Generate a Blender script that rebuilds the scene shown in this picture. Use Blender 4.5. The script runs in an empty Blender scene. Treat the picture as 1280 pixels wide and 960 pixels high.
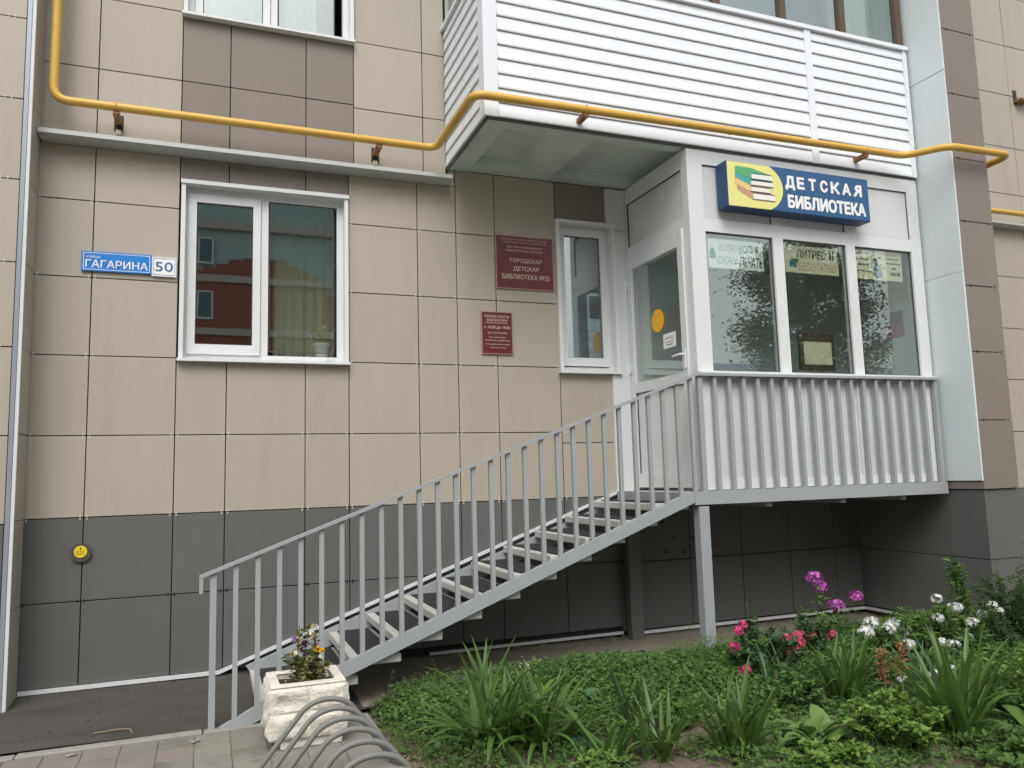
import bpy, bmesh, math, random
import numpy as np
from mathutils import Vector, Matrix, noise
R = math.radians
rnd = random.Random(7)
rng = np.random.default_rng(7)
scene = bpy.context.scene
COL = scene.collection

# ------------------------------------------------------------------ camera
FPX, YAW, PIT, ROLL = 984.35, 0.370205, 0.114815, -0.027724
CPOS = Vector((0.0, -6.5924, 0.2235))
_fw = Vector((math.sin(YAW)*math.cos(PIT), math.cos(YAW)*math.cos(PIT), math.sin(PIT)))
_r = Vector((math.cos(YAW), -math.sin(YAW), 0)); _u = _r.cross(_fw)
_r2 = _r*math.cos(ROLL) + _u*math.sin(ROLL); _u2 = -_r*math.sin(ROLL) + _u*math.cos(ROLL)
cam = bpy.data.cameras.new('camera'); cam_o = bpy.data.objects.new('camera', cam); COL.objects.link(cam_o)
m = Matrix.Identity(4)
for i in range(3):
    m[i][0] = _r2[i]; m[i][1] = _u2[i]; m[i][2] = -_fw[i]; m[i][3] = CPOS[i]
cam_o.matrix_world = m
cam.sensor_width = 36; cam.lens = FPX*36/1280; cam.clip_start = .05; cam.clip_end = 500
scene.camera = cam_o

def at(px, py, Y):
    d = _fw + _r2*((px-640)/FPX) - _u2*((py-480)/FPX)
    return CPOS + d*((Y-CPOS.y)/d.y)

# ------------------------------------------------------------------ light
SUN_EL, SUN_AZ = R(52), R(200)      # azimuth measured from +Y, clockwise; sun stands behind the camera, to its left
w = bpy.data.worlds.new('World'); scene.world = w; w.use_nodes = True
nt = w.node_tree; bg = nt.nodes['Background']
sky = nt.nodes.new('ShaderNodeTexSky'); sky.sky_type = 'NISHITA'; sky.sun_disc = False
sky.sun_elevation = SUN_EL; sky.sun_rotation = SUN_AZ; sky.dust_density = 4.0; sky.air_density = 1.2
hs = nt.nodes.new('ShaderNodeHueSaturation'); hs.inputs['Saturation'].default_value = .30
nt.links.new(sky.outputs[0], hs.inputs['Color']); nt.links.new(hs.outputs[0], bg.inputs[0])
bg.inputs[1].default_value = .15
sl = bpy.data.lights.new('sun', 'SUN'); sl.energy = .55; sl.angle = R(28); sl.color = (1, .965, .91)
so = bpy.data.objects.new('sun', sl); COL.objects.link(so)
sd = Vector((math.sin(SUN_AZ)*math.cos(SUN_EL), math.cos(SUN_AZ)*math.cos(SUN_EL), math.sin(SUN_EL)))
so.rotation_euler = sd.to_track_quat('Z', 'Y').to_euler(); so.location = sd*30
scene.view_settings.view_transform = 'Standard'; scene.view_settings.look = 'None'
scene.view_settings.exposure = 0.64; scene.view_settings.gamma = 1

# ------------------------------------------------------------------ materials
def mat(name, col, rough=.6, var=.0, mottle=.0, mscale=3., bump=0., bscale=80., metal=0., spec=.4,
        stain=None, sscale=1.5, sth=.55, island=None, trans=0., stretch=None, streak=0.):
    """procedural material: base colour, per object value jitter, soft mottling, grain bump, stains"""
    M = bpy.data.materials.new(name); M.use_nodes = True
    N, L = M.node_tree.nodes, M.node_tree.links
    b = N['Principled BSDF']; b.inputs['Roughness'].default_value = rough
    b.inputs['Metallic'].default_value = metal; b.inputs['Specular IOR Level'].default_value = spec
    tc = N.new('ShaderNodeTexCoord'); geo = N.new('ShaderNodeNewGeometry')
    pos = geo.outputs['Position']
    if stretch:
        mp = N.new('ShaderNodeMapping'); mp.inputs['Scale'].default_value = stretch
        L.new(pos, mp.inputs['Vector']); pos = mp.outputs[0]
    cur = None
    rgb = N.new('ShaderNodeRGB'); rgb.outputs[0].default_value = (*col, 1); cur = rgb.outputs[0]
    if island:
        ramp = N.new('ShaderNodeValToRGB'); L.new(geo.outputs['Random Per Island'], ramp.inputs[0])
        e = ramp.color_ramp.elements
        n = len(island)
        e[0].color = (*island[0], 1); e[1].color = (*island[-1], 1)
        for i in range(1, n-1):
            k = e.new(i/(n-1)); k.color = (*island[i], 1)
        cur = ramp.outputs[0]
    if stain:
        ns = N.new('ShaderNodeTexNoise'); ns.inputs['Scale'].default_value = sscale; ns.inputs['Detail'].default_value = 7
        ns.inputs['Roughness'].default_value = .65; L.new(pos, ns.inputs['Vector'])
        mr = N.new('ShaderNodeMapRange'); mr.inputs[1].default_value = sth; mr.inputs[2].default_value = sth+.18
        L.new(ns.outputs[0], mr.inputs[0])
        mx = N.new('ShaderNodeMixRGB'); L.new(mr.outputs[0], mx.inputs[0]); L.new(cur, mx.inputs[1]); mx.inputs[2].default_value = (*stain, 1)
        cur = mx.outputs[0]
    if var or mottle or streak:
        add = None
        h = N.new('ShaderNodeHueSaturation'); L.new(cur, h.inputs['Color'])
        val = N.new('ShaderNodeMath'); val.operation = 'ADD'; val.inputs[0].default_value = 1 - var/2 - mottle/2 - streak/2
        val.inputs[1].default_value = 0
        o = val.outputs[0]
        if var:
            oi = N.new('ShaderNodeObjectInfo'); q = N.new('ShaderNodeMath'); q.operation = 'MULTIPLY_ADD'
            q.inputs[1].default_value = var; L.new(oi.outputs['Random'], q.inputs[0]); L.new(o, q.inputs[2]); o = q.outputs[0]
        if mottle:
            n1 = N.new('ShaderNodeTexNoise'); n1.inputs['Scale'].default_value = mscale; n1.inputs['Detail'].default_value = 6
            n1.inputs['Roughness'].default_value = .6
            L.new(pos, n1.inputs['Vector'])
            q = N.new('ShaderNodeMath'); q.operation = 'MULTIPLY_ADD'; q.inputs[1].default_value = mottle
            L.new(n1.outputs[0], q.inputs[0]); L.new(o, q.inputs[2]); o = q.outputs[0]
        if streak:
            mp2 = N.new('ShaderNodeMapping'); mp2.inputs['Scale'].default_value = (11, 11, .45); L.new(geo.outputs['Position'], mp2.inputs['Vector'])
            n3 = N.new('ShaderNodeTexNoise'); n3.inputs['Scale'].default_value = 1; n3.inputs['Detail'].default_value = 5; n3.inputs['Roughness'].default_value = .7
            L.new(mp2.outputs[0], n3.inputs['Vector'])
            q = N.new('ShaderNodeMath'); q.operation = 'MULTIPLY_ADD'; q.inputs[1].default_value = streak
            L.new(n3.outputs[0], q.inputs[0]); L.new(o, q.inputs[2]); o = q.outputs[0]
        L.new(o, h.inputs['Value']); cur = h.outputs[0]
    L.new(cur, b.inputs['Base Color'])
    if bump:
        n2 = N.new('ShaderNodeTexNoise'); n2.inputs['Scale'].default_value = bscale; n2.inputs['Detail'].default_value = 5
        L.new(geo.outputs['Position'], n2.inputs['Vector'])
        bp = N.new('ShaderNodeBump'); bp.inputs['Strength'].default_value = bump; bp.inputs['Distance'].default_value = .01
        L.new(n2.outputs[0], bp.inputs['Height']); L.new(bp.outputs[0], b.inputs['Normal'])
    if trans:
        t = N.new('ShaderNodeBsdfTranslucent'); L.new(cur, t.inputs['Color'])
        ms = N.new('ShaderNodeMixShader'); ms.inputs[0].default_value = trans
        L.new(b.outputs[0], ms.inputs[1]); L.new(t.outputs[0], ms.inputs[2])
        L.new(ms.outputs[0], N['Material Output'].inputs['Surface'])
    return M

def glass(name, tint, ior=1.7, add=.05):
    M = bpy.data.materials.new(name); M.use_nodes = True
    N, L = M.node_tree.nodes, M.node_tree.links
    N.remove(N['Principled BSDF'])
    tr = N.new('ShaderNodeBsdfTransparent'); tr.inputs[0].default_value = (*tint, 1)
    gl = N.new('ShaderNodeBsdfGlossy'); gl.inputs['Roughness'].default_value = .0; gl.inputs['Color'].default_value = (.95, 1, .98, 1)
    lw = N.new('ShaderNodeLayerWeight'); lw.inputs[0].default_value = .5      # facing: 0 head on, 1 grazing
    pw = N.new('ShaderNodeMath'); pw.operation = 'POWER'; pw.inputs[1].default_value = 4; L.new(lw.outputs['Facing'], pw.inputs[0])
    ad = N.new('ShaderNodeMath'); ad.operation = 'MULTIPLY_ADD'; ad.inputs[1].default_value = .6; ad.inputs[2].default_value = add; ad.use_clamp = True
    L.new(pw.outputs[0], ad.inputs[0])
    ns = N.new('ShaderNodeTexNoise'); ns.inputs['Scale'].default_value = 1.6
    g = N.new('ShaderNodeNewGeometry'); L.new(g.outputs['Position'], ns.inputs['Vector'])
    bp = N.new('ShaderNodeBump'); bp.inputs['Strength'].default_value = .02; bp.inputs['Distance'].default_value = .02
    L.new(ns.outputs[0], bp.inputs['Height']); L.new(bp.outputs[0], gl.inputs['Normal'])
    ms = N.new('ShaderNodeMixShader'); L.new(ad.outputs[0], ms.inputs[0]); L.new(tr.outputs[0], ms.inputs[1]); L.new(gl.outputs[0], ms.inputs[2])
    L.new(ms.outputs[0], N['Material Output'].inputs['Surface'])
    return M

MT = dict(
 beige=mat('beige_tile', (.385,.347,.290), .5, .07, .10, 3.0, .06, 300, stretch=(1.6,1,.3), stain=(.355,.318,.262), sscale=2.4, sth=.56, streak=0.1),
 brown=mat('brown_tile', (.205,.176,.152), .5, .06, .06, 2.2, .06, 300, stretch=(1,1,.35), streak=0.1),
 grey=mat('grey_tile', (.112,.115,.109), .45, .10, .10, 2.5, .06, 300, stain=(.15,.148,.135), sscale=2.2, sth=.62, streak=0.16),
 dark=mat('dark_joint', (.03,.027,.024), .9),
 clip=mat('clip_steel', (.62,.60,.56), .45, 0, .2, 30),
 pvc=mat('white_plastic', (.655,.675,.675), .38, .03, .09, 2.5, stain=(.53,.54,.51), sscale=1.7, sth=.58, streak=0.1),
 pvcd=mat('white_plastic_panel', (.60,.62,.62), .45, .04, .10, 2.0, stain=(.49,.50,.47), sscale=1.5, sth=.56, streak=0.1),
 slat=mat('white_siding', (.735,.77,.805), .42, .06, .06, 3, stain=(.60,.61,.61), sscale=1.0, sth=.62, stretch=(.4,.4,2), streak=0.09),
 pier=mat('pale_cladding', (.60,.655,.67), .5, .03, .05, 2, stretch=(1,1,.3), bump=.03, bscale=200, streak=0.08),
 ledge=mat('ledge_metal', (.47,.49,.475), .45, .03, .12, 2, stain=(.33,.34,.32), sscale=2.5, sth=.6, streak=0.15),
 trim=mat('trim_metal', (.62,.635,.64), .4, 0, .12, 5),
 ctrim=mat('corner_metal', (.30,.33,.37), .35, 0, .15, 3, metal=.3),
 conc=mat('soffit_concrete', (.54,.615,.57), .85, 0, .16, 2, .2, 60, stain=(.40,.46,.425), sscale=1.8, sth=.55),
 pipe=mat('yellow_paint', (.62,.375,.065), .38, 0, .14, 5, .04, 60, spec=.5, stain=(.46,.27,.07), sscale=5, sth=.58),
 rust=mat('rusty_bracket', (.24,.13,.045), .7, 0, .5, 30),
 rail=mat('grey_rail_paint', (.315,.336,.345), .45, .03, .12, 6, .04, 90, stain=(.17,.125,.09), sscale=13, sth=.66),
 tread=mat('tread_concrete', (.50,.495,.465), .8, .1, .25, 12, .25, 120, stain=(.34,.335,.31), sscale=9, sth=.58),
 rubber=mat('rubber_mat', (.026,.030,.029), .9, 0, .5, 20, .4, 200),
 asphalt=mat('apron_asphalt', (.070,.065,.057), .9, 0, .45, 5, .5, 220, stain=(.055,.050,.043), sscale=1.5, sth=.48, stretch=(.6,2.2,1)), dirt=mat('dusty_dirt', (.25,.215,.175), .95, 0, .4, 5, .7, 150, stain=(.13,.105,.083), sscale=3.5, sth=.55),
 road=mat('far_ground', (.30,.29,.265), .9, 0, .3, .5),
 kerb=mat('kerb_concrete', (.27,.262,.235), .85, .08, .3, 8, .4, 120, stain=(.17,.165,.14), sscale=6, sth=.55),
 paver=mat('paver_concrete', (.215,.205,.178), .85, .12, .3, 7, .4, 160, stain=(.155,.146,.12), sscale=4, sth=.5), pdust=mat('joint_dust', (.15,.14,.115), .95, 0, .4, 9, .5, 160),
 paverp=mat('pink_paver', (.215,.188,.168), .85, .12, .3, 9, .4, 160, stain=(.16,.14,.12), sscale=5, sth=.55),
 soil=mat('garden_soil', (.15,.115,.085), .95, 0, .5, 9, .9, 60, stain=(.09,.07,.05), sscale=4, sth=.5),
 gravel=mat('wall_gravel', (.18,.17,.15), .9, .0, .6, 60, .8, 90),
 stone=mat('planter_stone', (.66,.625,.555), .9, .06, .28, 14, 1., 55, stain=(.47,.41,.31), sscale=8, sth=.53),
 rack=mat('rack_paint', (.175,.178,.165), .5, .03, .2, 15, .05, 90),
 glass=glass('window_glass', (.86,.91,.90), 1.8, .20),
 glassd=glass('porch_glass', (.89,.92,.905), 1.5, .165),
 room=mat('room_wall', (.40,.40,.38), .9, 0, .1, 1),
 roomd=mat('porch_inside', (.70,.73,.71), .9, 0, .1, 1),
 curtain=mat('curtain_cloth', (.50,.50,.40), .9, 0, .15, 4, trans=.3),
 blind=mat('blind_cloth', (.36,.36,.46), .9, .25, .1, 4, trans=.2),
 wood=mat('old_wood', (.10,.07,.05), .7, .1, .5, 14, .3, 60, stretch=(6,6,.6)),
 sblue=mat('sign_blue', (.024,.092,.215), .35), sblued=mat('sign_side_blue', (.02,.06,.15), .4),
 syel=mat('sign_yellow', (.72,.70,.25), .4), swhite=mat('sign_white', (.80,.80,.80), .4),
 sgreen=mat('book_green', (.10,.36,.16), .5), steal=mat('book_teal', (.06,.36,.34), .5),
 sorange=mat('book_orange', (.74,.52,.22), .5), sbrown=mat('book_brown', (.50,.29,.17), .5), page=mat('book_page', (.78,.78,.72), .5),
 sline=mat('book_outline', (.04,.05,.10), .5),
 ablue=mat('address_blue', (.02,.20,.58), .3), awhite=mat('address_white', (.80,.80,.82), .3), anum=mat('address_number', (.05,.15,.27), .4),
 maroon=mat('plaque_maroon', (.13,.020,.026), .3, 0, .06, 4), pgold=mat('plaque_letter', (.62,.50,.40), .4), pframe=mat('plaque_edge', (.40,.26,.20), .45),
 sgrey=mat('rubber_grey', (.07,.07,.065), .5), syell=mat('marker_yellow', (.72,.58,.02), .35), black=mat('black_ink', (.02,.02,.02), .5),
 sticker=mat('sticker_yellow', (.80,.43,.02), .4), paper=mat('paper', (.78,.79,.75), .7, .05, .06, 5), paperc=mat('cream_paper', (.74,.70,.52), .7, 0, .08, 6),
 inkg=mat('green_ink', (.06,.22,.19), .6), inkd=mat('dark_ink', (.05,.07,.08), .6), inkr=mat('faded_red_ink', (.55,.30,.22), .6), inkf=mat('faded_ink', (.42,.30,.26), .6),
 red=mat('red_paper', (.42,.05,.09), .6), inkbl=mat('grey_blue_ink', (.18,.27,.30), .6),
 brick=mat('red_brick', (.33,.13,.095), .85, 0, .35, 3), ybrick=mat('yellow_brick', (.46,.37,.20), .85, 0, .3, 3), pale=mat('pale_reflection', (.45,.55,.53), .8, 0, .1, 1),
 band=mat('band_concrete', (.55,.48,.42), .8, 0, .15, 2), owin=mat('far_window', (.10,.16,.18), .15),
 shed=mat('shed_metal', (.16,.20,.27), .5, 0, .1, 2), bark=mat('tree_bark', (.09,.07,.05), .9, 0, .4, 6, .5, 40),
 leaft=mat('tree_leaves', (.05,.09,.03), .6, island=[(.03,.06,.02),(.05,.10,.03),(.08,.13,.05)], trans=.25),
 cover=mat('ground_cover_leaves', (.06,.13,.03), .6, 0, .7, 1.3, island=[(0.067,0.132,0.030),(0.104,0.201,0.038),(0.147,0.251,0.055),(0.091,0.170,0.035)], trans=.42),
 coverd=mat('dark_cover_leaves', (.05,.1,.03), .6, 0, .6, 2, island=[(0.053,0.116,0.035),(0.083,0.163,0.045),(0.120,0.204,0.062)], trans=.42),
 grass=mat('grass_blades', (.08,.15,.03), .6, island=[(0.066,0.143,0.030),(0.121,0.187,0.040),(0.088,0.165,0.040),(0.242,0.220,0.080)], trans=.42),
 iris=mat('iris_leaf', (.06,.14,.035), .42, .35, .3, 9, island=[(0.058,0.133,0.029),(0.090,0.174,0.036),(0.138,0.220,0.045)], trans=.38, spec=.5),
 irisb=mat('blue_green_leaf', (.06,.13,.06), .42, .35, .3, 9, island=[(0.056,0.138,0.050),(0.088,0.175,0.060)], trans=.38, spec=.5),
 dryleaf=mat('yellowed_leaf', (.32,.27,.06), .6, .4, .3, 9, trans=.3),
 hosta=mat('hosta_leaf', (.13,.22,.05), .5, .3, .25, 12, island=[(0.110,0.200,0.045),(0.150,0.250,0.065)], trans=.25),
 round=mat('round_leaf', (.09,.18,.075), .55, .25, .25, 14, trans=.25),
 bright=mat('light_green_leaves', (.12,.22,.04), .6, island=[(0.120,0.231,0.044),(0.195,0.313,0.062),(0.270,0.381,0.094)], trans=.42),
 phl=mat('phlox_leaves', (.07,.14,.04), .55, island=[(0.078,0.150,0.040),(0.121,0.224,0.053),(0.172,0.270,0.069)], trans=.42),
 darkl=mat('dark_leaves', (.03,.07,.03), .6, island=[(0.038,0.082,0.035),(0.060,0.116,0.044),(0.083,0.136,0.050)], trans=.2),
 stem=mat('plant_stem', (.08,.12,.04), .7, .2), twig=mat('dry_twig', (.25,.20,.13), .8, .2),
 asphg=mat('asphalt_grit', (.115,.108,.095), .9, 0, .5, 30),
 curtaing=mat('grey_curtain', (.17,.165,.165), .9, 0, .3, 6), curtainy=mat('yellowish_curtain', (.30,.27,.19), .9, 0, .5, 8, stretch=(3,3,.4)),
 straw=mat('dry_straw', (.34,.27,.15), .9, island=[(.24,.17,.09),(.40,.33,.19),(.30,.22,.12)]),
 olive=mat('olive_leaves', (.12,.14,.04), .6, island=[(.08,.10,.03),(.14,.17,.045),(.20,.19,.06),(.24,.18,.08)], trans=.25),
 magenta=mat('magenta_petals', (.42,.07,.36), .5, island=[(.34,.04,.30),(.50,.10,.44),(.60,.22,.52)], trans=.25),
 pink=mat('pink_petals', (.62,.09,.19), .5, island=[(.55,.05,.14),(.68,.12,.24),(.75,.25,.34)], trans=.25),
 rose=mat('rose_petals', (.66,.08,.24), .5, island=[(.55,.04,.16),(.72,.12,.32)], trans=.25),
 white=mat('white_petals', (.78,.79,.78), .5, island=[(.70,.71,.68),(.82,.83,.83)], trans=.25),
 redf=mat('red_petals', (.38,.05,.07), .5, trans=.2), lilac=mat('lilac_petals', (.40,.20,.50), .5, trans=.2),
 yelf=mat('yellow_petals', (.80,.42,.03), .5, trans=.2), burg=mat('burgundy_petals', (.07,.015,.02), .6, trans=.2), cream=mat('cream_petals', (.65,.58,.42), .6),
 sorrel=mat('rusty_seeds', (.24,.115,.045), .8, island=[(.17,.075,.03),(.30,.15,.06)]), psoil=mat('planter_soil', (.055,.042,.032), .95, 0, .6, 30, 1., 60),
 pot=mat('white_pot', (.7,.7,.7), .4), potf=mat('pot_flower', (.55,.50,.30), .7, island=[(.30,.36,.12),(.62,.58,.40)]),
)

# ------------------------------------------------------------------ builders
ORG = {}
class MB:
    def __init__(s): s.v = []; s.f = []; s.mi = []
    def face(s, pts, mi=0):
        n = len(s.v); s.v += [tuple(p) for p in pts]; s.f.append(tuple(range(n, n+len(pts)))); s.mi.append(mi); return s
    def box(s, x0, x1, y0, y1, z0, z1, mi=0):
        n = len(s.v)
        s.v += [(x0,y0,z0),(x1,y0,z0),(x1,y1,z0),(x0,y1,z0),(x0,y0,z1),(x1,y0,z1),(x1,y1,z1),(x0,y1,z1)]
        for f in ((0,3,2,1),(4,5,6,7),(0,1,5,4),(1,2,6,5),(2,3,7,6),(3,0,4,7)):
            s.f.append(tuple(n+i for i in f)); s.mi.append(mi)
        return s
    def cbox(s, x0, x1, y0, y1, z0, z1, c=.004, mi=0):
        n = len(s.v); X = (x0, x1); Y = (y0, y1); Z = (z0, z1); idx = {}
        for i in (0,1):
            for j in (0,1):
                for k in (0,1):
                    for a in range(3):
                        p = [X[i], Y[j], Z[k]]; sg = (1-2*i, 1-2*j, 1-2*k)
                        for b in range(3):
                            if b != a: p[b] += sg[b]*c
                        idx[i,j,k,a] = len(s.v); s.v.append(tuple(p))
        def add(q):
            pts = [Vector(s.v[i]) for i in q]; ctr = Vector(((x0+x1)/2,(y0+y1)/2,(z0+z1)/2))
            nrm = (pts[1]-pts[0]).cross(pts[2]-pts[0])
            if nrm.dot(sum(pts, Vector())/len(pts)-ctr) < 0: q = q[::-1]
            s.f.append(tuple(q)); s.mi.append(mi)
        for a in range(3):
            for e in (0,1):
                def key(u, v_):
                    t = [0,0,0]; t[a] = e; o = [b for b in range(3) if b != a]; t[o[0]] = u; t[o[1]] = v_; return idx[t[0],t[1],t[2],a]
                add([key(0,0), key(1,0), key(1,1), key(0,1)])
        for a in range(3):
            o = [b for b in range(3) if b != a]
            for u in (0,1):
                for v_ in (0,1):
                    q = []
                    for e, ax in ((0,o[0]),(1,o[0]),(1,o[1]),(0,o[1])):
                        t = [0,0,0]; t[a] = e; t[o[0]] = u; t[o[1]] = v_; q.append(idx[t[0],t[1],t[2],ax])
                    add(q)
        for i in (0,1):
            for j in (0,1):
                for k in (0,1): add([idx[i,j,k,0], idx[i,j,k,1], idx[i,j,k,2]])
        return s
    def prism(s, poly, axis, a0, a1, mi=0):
        """poly: 2D outline in the two other axes; extruded along axis from a0 to a1"""
        def P(u, v_, a): return {'x': (a,u,v_), 'y': (u,a,v_), 'z': (u,v_,a)}[axis]
        n = len(poly); b = len(s.v)
        s.v += [P(u,v_,a0) for u,v_ in poly] + [P(u,v_,a1) for u,v_ in poly]
        s.f.append(tuple(range(b, b+n))); s.f.append(tuple(range(b+2*n-1, b+n-1, -1))); s.mi += [mi,mi]
        for i in range(n):
            j = (i+1) % n; s.f.append((b+i, b+n+i, b+n+j, b+j)); s.mi.append(mi)
        return s
    def tube(s, pts, r, sides=10, mi=0, r1=None):
        pts = [Vector(p) for p in pts]; n = len(pts); b = len(s.v); up = None
        for i, p in enumerate(pts):
            t = (pts[min(i+1,n-1)]-pts[max(i-1,0)]).normalized()
            if up is None:
                up = Vector((0,0,1)) if abs(t.z) < .9 else Vector((1,0,0))
            a = (up - t*up.dot(t)).normalized(); c = t.cross(a); up = a
            rr = r if r1 is None else r+(r1-r)*i/(n-1)
            for k in range(sides):
                an = 2*math.pi*k/sides; s.v.append(tuple(p+a*math.cos(an)*rr+c*math.sin(an)*rr))
        for i in range(n-1):
            for k in range(sides):
                l = (k+1) % sides
                s.f.append((b+i*sides+k, b+i*sides+l, b+(i+1)*sides+l, b+(i+1)*sides+k)); s.mi.append(mi)
        s.f.append(tuple(b+k for k in reversed(range(sides)))); s.f.append(tuple(b+(n-1)*sides+k for k in range(sides))); s.mi += [mi,mi]
        return s
    def disc(s, c, r, axis, d0, d1, n=28, mi=0):
        poly = [(c[0]+r*math.cos(2*math.pi*i/n), c[1]+r*math.sin(2*math.pi*i/n)) for i in range(n)]
        return s.prism(poly, axis, d0, d1, mi)
    def build(s, name, mats, parent=None, smooth=False, origin=None, kind=None, label=None):
        v = np.array(s.v, float).reshape(-1, 3)
        if origin is None:
            mn, mx = v.min(0), v.max(0); origin = ((mn[0]+mx[0])/2, (mn[1]+mx[1])/2, mn[2])
        origin = Vector(origin)
        me = bpy.data.meshes.new(name); me.from_pydata([tuple(p) for p in (v-np.array(origin))], [], s.f)
        if not isinstance(mats, (list, tuple)): mats = [mats]
        for q in mats: me.materials.append(MT[q] if isinstance(q, str) else q)
        if len(mats) > 1: me.polygons.foreach_set('material_index', s.mi)
        bm = bmesh.new(); bm.from_mesh(me)
        if name not in NOFLIP: bmesh.ops.recalc_face_normals(bm, faces=bm.faces)
        bm.to_mesh(me); bm.free()
        if smooth:
            me.polygons.foreach_set('use_smooth', [True]*len(me.polygons))
            if smooth != 'all': me.set_sharp_from_angle(angle=R(40))
        return put(name, me, parent, origin, kind, label)
NOFLIP = {'foliage', 'ground_cover', 'grass', 'leaf', 'flower_head', 'flower', 'crown', 'gravel_strip'}

def put(name, me, parent, origin, kind=None, label=None, rot=None, sc=None):
    o = bpy.data.objects.new(name, me); COL.objects.link(o)
    origin = Vector(origin); ORG[o] = origin
    if parent: o.parent = parent; o.location = origin - ORG[parent]
    else: o.location = origin
    if rot: o.rotation_euler = rot
    if sc: o.scale = (sc, sc, sc) if isinstance(sc, (int, float)) else sc
    if kind: o['kind'] = kind
    if label: o['label'] = label
    return o
def thing(name, loc, label, cat, group=None):
    o = bpy.data.objects.new(name, None); COL.objects.link(o); o.location = loc; ORG[o] = Vector(loc)
    o.empty_display_size = .1
    return tag(o, label, cat, group)
def tag(o, label, cat, group=None):
    o['label'] = label; o['category'] = cat
    if group: o['group'] = group
    return o
def fillet(pts, r, n=6):
    pts = [Vector(p) for p in pts]; out = [pts[0]]
    for i in range(1, len(pts)-1):
        a = (pts[i-1]-pts[i]); b = (pts[i+1]-pts[i]); d = min(r, a.length*.49, b.length*.49)
        p0 = pts[i]+a.normalized()*d; p1 = pts[i]+b.normalized()*d
        for k in range(n+1):
            t = k/n; out.append(p0*(1-t)**2 + pts[i]*2*t*(1-t) + p1*t*t)
    out.append(pts[-1]); return out
FACE_Y = lambda u, v, d: (u, d, v)          # faces -Y ; u along +X
def text_mb(mb, s, u0, u1, z0, z1, plane, depth, thick=.0015, mi=0, bold=0., shear=0., keep=False, align='c'):
    """letters fitted into the rectangle u0..u1, z0..z1 ; plane(u, z, d) maps to 3D"""
    cu = bpy.data.curves.new('letters', 'FONT'); cu.body = s; cu.size = 1; cu.shear = shear; cu.resolution_u = 3
    ob = bpy.data.objects.new('letters', cu); COL.objects.link(ob)
    dg = bpy.context.evaluated_depsgraph_get(); me = bpy.data.meshes.new_from_object(ob.evaluated_get(dg))
    COL.objects.unlink(ob); bpy.data.objects.remove(ob); bpy.data.curves.remove(cu)
    v = np.array([q.co[:] for q in me.vertices]); mn, mx = v.min(0), v.max(0)
    sx = (u1-u0)/(mx[0]-mn[0]); sz = (z1-z0)/(mx[1]-mn[1]); off = 0
    if keep:
        k = min(abs(sx), sz)
        off = ((abs(u1-u0))-k*(mx[0]-mn[0]))/2*(1 if sx > 0 else -1); sx = k*(1 if sx > 0 else -1); sz = k
    d_ = bold*.45*(z1-z0)
    for k, (du, dz) in enumerate(((0, 0), (d_, 0), (-d_, 0), (0, d_), (0, -d_), (d_*.7, d_*.7), (-d_*.7, d_*.7), (d_*.7, -d_*.7), (-d_*.7, -d_*.7)) if bold else ((0, 0),)):
        b = len(mb.v)
        mb.v += [plane(u0+off+(q[0]-mn[0])*sx+du, z0+(q[1]-mn[1])*sz+dz, depth-.00012*k) for q in v]
        for p in me.polygons: mb.f.append(tuple(b+i for i in p.vertices)); mb.mi.append(mi)
    bpy.data.meshes.remove(me)
    return mb

# ------------------------------------------------------------------ ground
def sheet(name, mt, x0, x1, y0, y1, zf, step, kind='structure', smooth=True):
    nx = max(1, round((x1-x0)/step)); ny = max(1, round((y1-y0)/step)); mb = MB()
    for j in range(ny+1):
        for i in range(nx+1):
            x = x0+(x1-x0)*i/nx; y = y0+(y1-y0)*j/ny; mb.v.append((x, y, zf(x, y)))
    for j in range(ny):
        for i in range(nx):
            a = j*(nx+1)+i; mb.f.append((a, a+1, a+nx+2, a+nx+1)); mb.mi.append(0)
    return mb.build(name, mt, None, smooth and 'all', kind=kind)
def apron_z(x, y): return -1.212-.028*min(1, max(0, (x-.8)/.6))*min(1, max(0, (y+1.1)/.7))-.010*(max(x, -.8)+1.2)+.062*y+.006*noise.noise((x*2, y*2, 3))
sheet('ground', 'road', -90, 120, -120, 60, lambda x, y: -1.46, 30)
sheet('asphalt_apron', 'asphalt', -6, 12, -1.12, .35, apron_z, .06)
sheet('dirt_strip', 'dirt', 1.0, 11, -1.10, .02, lambda x, y: apron_z(x, y)+.006, .08)
def soil_z(x, y):
    e = min(1, max(0, (x-.95)/.3))*min(1, max(0, (-1.0-y)/.25))
    return -1.345+.035*e+.030*noise.noise((x*1.7, y*1.7, 0))*e+.02*noise.noise((x*6, y*6, 5))*e
sheet('garden_soil', 'soil', .96, 12, -6.5, -1.0, soil_z, .06)
kerb = MB()
x = -5.0
kp = bpy.data.objects.new('kerb', None); COL.objects.link(kp); kp.location = (-1.5, -1.15, -1.4); ORG[kp] = Vector((-1.5, -1.15, -1.4)); kp['kind'] = 'structure'
while x < .9:
    MB().cbox(x+.003, min(x+.997, .95), -1.195, -1.118, -1.42, -1.292+rnd.uniform(-.004, .004), .006).build('kerb_stone', 'kerb', kp); x += 1
pv = MB().box(-5, .955, -7.5, -1.197, -1.44, -1.3085).build('pavement', 'pdust', kind='structure')
me_cache = {}
def paver_mesh(i):
    if i not in me_cache:
        mb = MB().cbox(-.0985, .0985, -.0985, .0985, -.03, .0, .004)
        me = bpy.data.meshes.new('paver'); me.from_pydata(mb.v, [], mb.f); me.materials.append(MT['paverp' if i else 'paver'])
        bm = bmesh.new(); bm.from_mesh(me); bmesh.ops.recalc_face_normals(bm, faces=bm.faces); bm.to_mesh(me); bm.free(); me_cache[i] = me
    return me_cache[i]
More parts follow.
